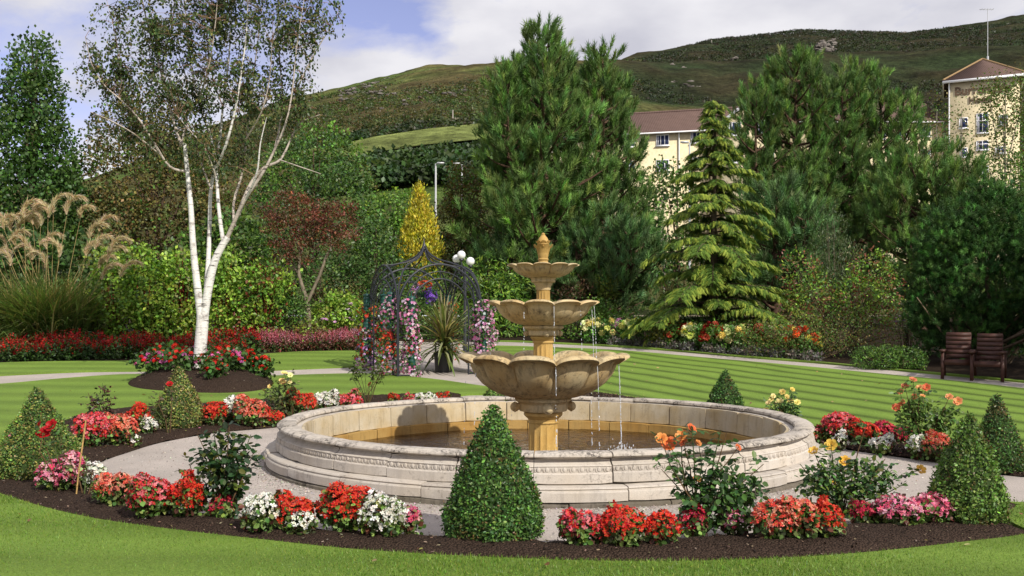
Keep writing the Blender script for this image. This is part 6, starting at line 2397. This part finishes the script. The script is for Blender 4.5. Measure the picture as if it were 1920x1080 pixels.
for lab, px, py, n in (('low tuft of fresh green grass at the far left border', 8, 668, 500),):
    b = at(px, py)
    t = thing('grass_tuft', lab, 'ornamental grass', b + Vector((0, .7, 0)))
    mb = MB()
    a = rng.uniform(0, 2 * PI, n)
    el = np.clip(rng.normal(1.0, .3, n), .3, 1.5)
    U = np.stack([np.cos(el) * np.cos(a), np.cos(el) * np.sin(a), np.sin(el)], 1)
    NN = np.stack([-np.sin(el) * np.cos(a), -np.sin(el) * np.sin(a), np.cos(el)], 1)
    cards(mb, rng.normal(0, .15, (n, 3)) * A_([1, 1, 0]), U, NN, rng.uniform(.6, 1.1, n), .018, (BL[0] * A_([1, 1, 6.0]), BL[1]), pick([(.12, .18, .04), (.16, .22, .05)], n, .2))
    mb.obj('leaf_clump', LEAFM, t)

# ------------------------------------------------------------------ the white birch
def mat_birch():
    m, nt = new_mat('birch_bark')
    pos = world_pos(nt)
    c0 = N_(nt, 'ShaderNodeAttribute', attribute_name='col').outputs['Color']
    mp1 = N_(nt, 'ShaderNodeMapping', {'Vector': pos, 'Scale': (3.5, 3.5, 26)}).outputs[0]
    n1 = noise_(nt, 1.0, 4, .6, mp1)
    c = mix(nt, ramp(nt, n1, [(.57, 0.0), (.66, .9)]), c0, (.06, .045, .04))
    n2 = noise_(nt, 3.0, 6, .65, pos)
    c = mix(nt, ramp(nt, n2, [(.53, 0.0), (.68, .8)]), c, (.12, .09, .075))
    n3 = noise_(nt, 26, 4, .6, pos)
    c = mix(nt, 1.0, c, ramp(nt, n3, [(.3, .85), (.7, 1.1)]), 'MULTIPLY')
    finish(nt, c, .75, .2, n1, .4, .02)
    return m


BIRCHM = mat_birch()
Yb = 20.4
bl = at(375, 716)
bl = Vector(((375 - 960) / FPX * Yb, Yb, island_z((375 - 960) / FPX * Yb, Yb)))
birch = thing('birch_tree', 'multi stemmed white barked birch with sparse small leaves', 'birch tree', bl)
kb = Yb / FPX
WB, GBK, TW = A_((.72, .70, .66)), A_((.48, .42, .36)), A_((.22, .14, .09))


def bq(px, py, dy=0.0):
    return W(px, py, Yb + dy) - bl


def limb(mb, pts_, w0, w1, col):
    """pts_: (px, py[, dy]); widths in photo pixels; the curve is rounded"""
    p = [np.array(bq(*q)) for q in pts_]
    n = len(p)
    out = []
    for i in range(n - 1):
        a, b, c, d = p[max(0, i - 1)], p[i], p[i + 1], p[min(n - 1, i + 2)]
        for s_ in np.arange(4) / 4:
            out.append(.5 * ((2 * b) + (-a + c) * s_ + (2 * a - 5 * b + 4 * c - d) * s_ ** 2 + (-a + 3 * b - 3 * c + d) * s_ ** 3))
    out.append(p[-1])
    mb.tube(out, np.linspace(w0, w1, len(out)) * kb / 2, 9 if w0 > 9 else 5, col)
    return out


tr = MB()
limb(tr, [(373, 735), (373, 690), (376, 650), (379, 612), (380, 590)], 24, 22, WB)
limb(tr, [(378, 606), (371, 545), (365, 495), (361, 445), (358, 390), (352, 330), (346, 270)], 15.5, 7, WB)
limb(tr, [(381, 604), (390, 545), (402, 492), (417, 460), (427, 445)], 16.5, 12, WB)
tr.obj('trunk', BIRCHM, birch, None, True)
br = MB()
limbs = []
spec = [
    ([(419, 458), (414, 425), (409, 380), (405, 320, .2), (396, 260, .3), (372, 190, .4), (356, 110, .5), (348, 20, .6), (352, -70, .6)], 9, 1.5, WB),
    ([(387, 545, .1), (391, 480, .3), (393, 420, .4), (396, 350, .5), (410, 280, .7), (418, 200, .8), (430, 100, .9), (436, -20, .9)], 10, 2, WB),
    ([(426, 446), (441, 412, -.1), (458, 376, -.2), (495, 320, -.3), (515, 280, -.3), (536, 230, -.4), (548, 170, -.4), (556, 90, -.4), (570, 0, -.4)], 9, 1, GBK),
    ([(446, 404), (470, 345, .3), (495, 315, .3), (525, 300, .3), (545, 262, .4), (560, 232, .4), (600, 215, .4)], 9, 1.5, GBK),
    ([(440, 425), (438, 380, .3), (455, 320, .5), (462, 260, .6), (470, 200, .6), (478, 120, .6), (490, 20, .6), (496, -80, .6)], 6, 1.2, GBK),
    ([(340, 275), (328, 235), (316, 190, .1), (300, 130, .1), (280, 60, .1), (262, -20, .1), (250, -80)], 7, 1.5, GBK),
    ([(350, 322), (318, 312, -.2), (290, 270, -.3), (262, 225, -.4), (230, 190, -.5), (196, 160, -.5), (172, 120, -.5), (160, 70, -.5)], 6, 1, GBK),
    ([(316, 190), (305, 120, .5), (322, 50, .7), (330, -40, .8)], 5, 1.2, GBK),
    ([(300, 290, -.2), (250, 250, -.6), (205, 225, -.7), (170, 210, -.7)], 3.5, 1, GBK),
    ([(404, 320), (424, 270, -.4), (440, 210, -.5), (452, 140, -.6), (462, 60, -.6), (466, -40, -.6)], 6, 1.5, WB),
    ([(372, 190), (390, 130, -.5), (402, 60, -.6), (410, -30, -.7)], 4, 1, GBK),
    ([(536, 230), (560, 160, .3), (590, 100, .4), (620, 50, .5), (640, 10, .5)], 4, 1, GBK),
    ([(515, 280), (530, 200, .4), (525, 120, .5), (520, 30, .6), (530, -60, .6)], 4.5, 1, GBK),
    ([(525, 300), (560, 312, -.3), (590, 322, -.3), (602, 326, -.3)], 3, .8, GBK),
    ([(418, 200), (400, 150, .4), (390, 90, .4), (398, 30, .4)], 3, 1, TW),
    ([(340, 270), (352, 200, .5), (345, 130, .7), (318, 60, .8)], 4.5, 1, GBK),
    ([(462, 260), (490, 210, -.4), (505, 150, -.5), (510, 80, -.6)], 4, 1, GBK),
    ([(404, 330), (385, 280, -.4), (352, 240, -.6), (330, 215, -.7)], 4, 1, GBK),
    ([(450, 395), (480, 330, -.6), (488, 270, -.8), (500, 220, -.9)], 5, 1, WB),
    ([(396, 355), (375, 300, .7), (362, 250, .9), (345, 215, 1.0)], 4, 1, GBK),
    ([(230, 190), (225, 120, -.3), (215, 60, -.4), (200, 0, -.4)], 3, .8, GBK)]
for s_ in spec:
    limbs.append(limb(br, *s_))
br.obj('branches', BIRCHM, birch, None, True)
# twigs and leaves
tw, fo = MB(), MB()
cands = np.concatenate([np.array(l)[len(l) // 3:] for l in limbs])
Pl, Ul, Cl = [], [], []
crown = plobes(Yb, [(300, 60, 135, 110), (420, 30, 135, 130), (540, 60, 90, 100), (600, 30, 50, 50), (350, 180, 130, 100), (480, 180, 110, 100), (230, 150, 80, 80), (400, -60, 160, 80), (240, 240, 70, 70), (320, 275, 80, 55), (180, 130, 44, 60), (420, 290, 90, 50), (560, 190, 50, 70)], bl, 1.0)
P, _n = lobe_points(crown, 2050, .12, 1.0)
for p in P:
    d2 = ((cands - p) ** 2).sum(1)
    b = cands[np.argmin(d2 + rng.uniform(0, .15, len(cands)))]
    v = p - b
    L = np.linalg.norm(v)
    if L > 1.6:
        b = p - v / L * 1.2
        v = p - b
        L = 1.2
    mid_ = b + v * .55 + np.array([0, 0, .12 * L])
    end = p + np.array([rng.normal(0, .06), rng.normal(0, .06), -.20 * rng.random()])
    pts_ = [b, mid_, p, end]
    tw.tube(pts_, [.007, .005, .003, .0015], 3, TW, caps=False)
    for _ in range(rng.integers(8, 17)):
        f = rng.uniform(.25, 1.0) * 3
        j = min(2, int(f))
        q = np.array(pts_[j]) + (np.array(pts_[j + 1]) - np.array(pts_[j])) * (f - j)
        Pl.append(q + rng.normal(0, .05, 3))
        Ul.append(rng.normal(0, .6, 3) + A_([0, 0, -.7]))
P = A_(Pl)
n = len(P)
s = rng.uniform(.05, .088, n)
cards(fo, P, A_(Ul), rsphere(n), s, s * .72, OVAL, pick([(.045, .08, .028), (.06, .10, .032), (.085, .115, .035), (.035, .06, .022), (.15, .17, .045), (.055, .09, .03)], n, .28))
fo.obj('foliage', GLOSSY, birch)
tw.obj('twigs', BARK, birch, 'stuff')
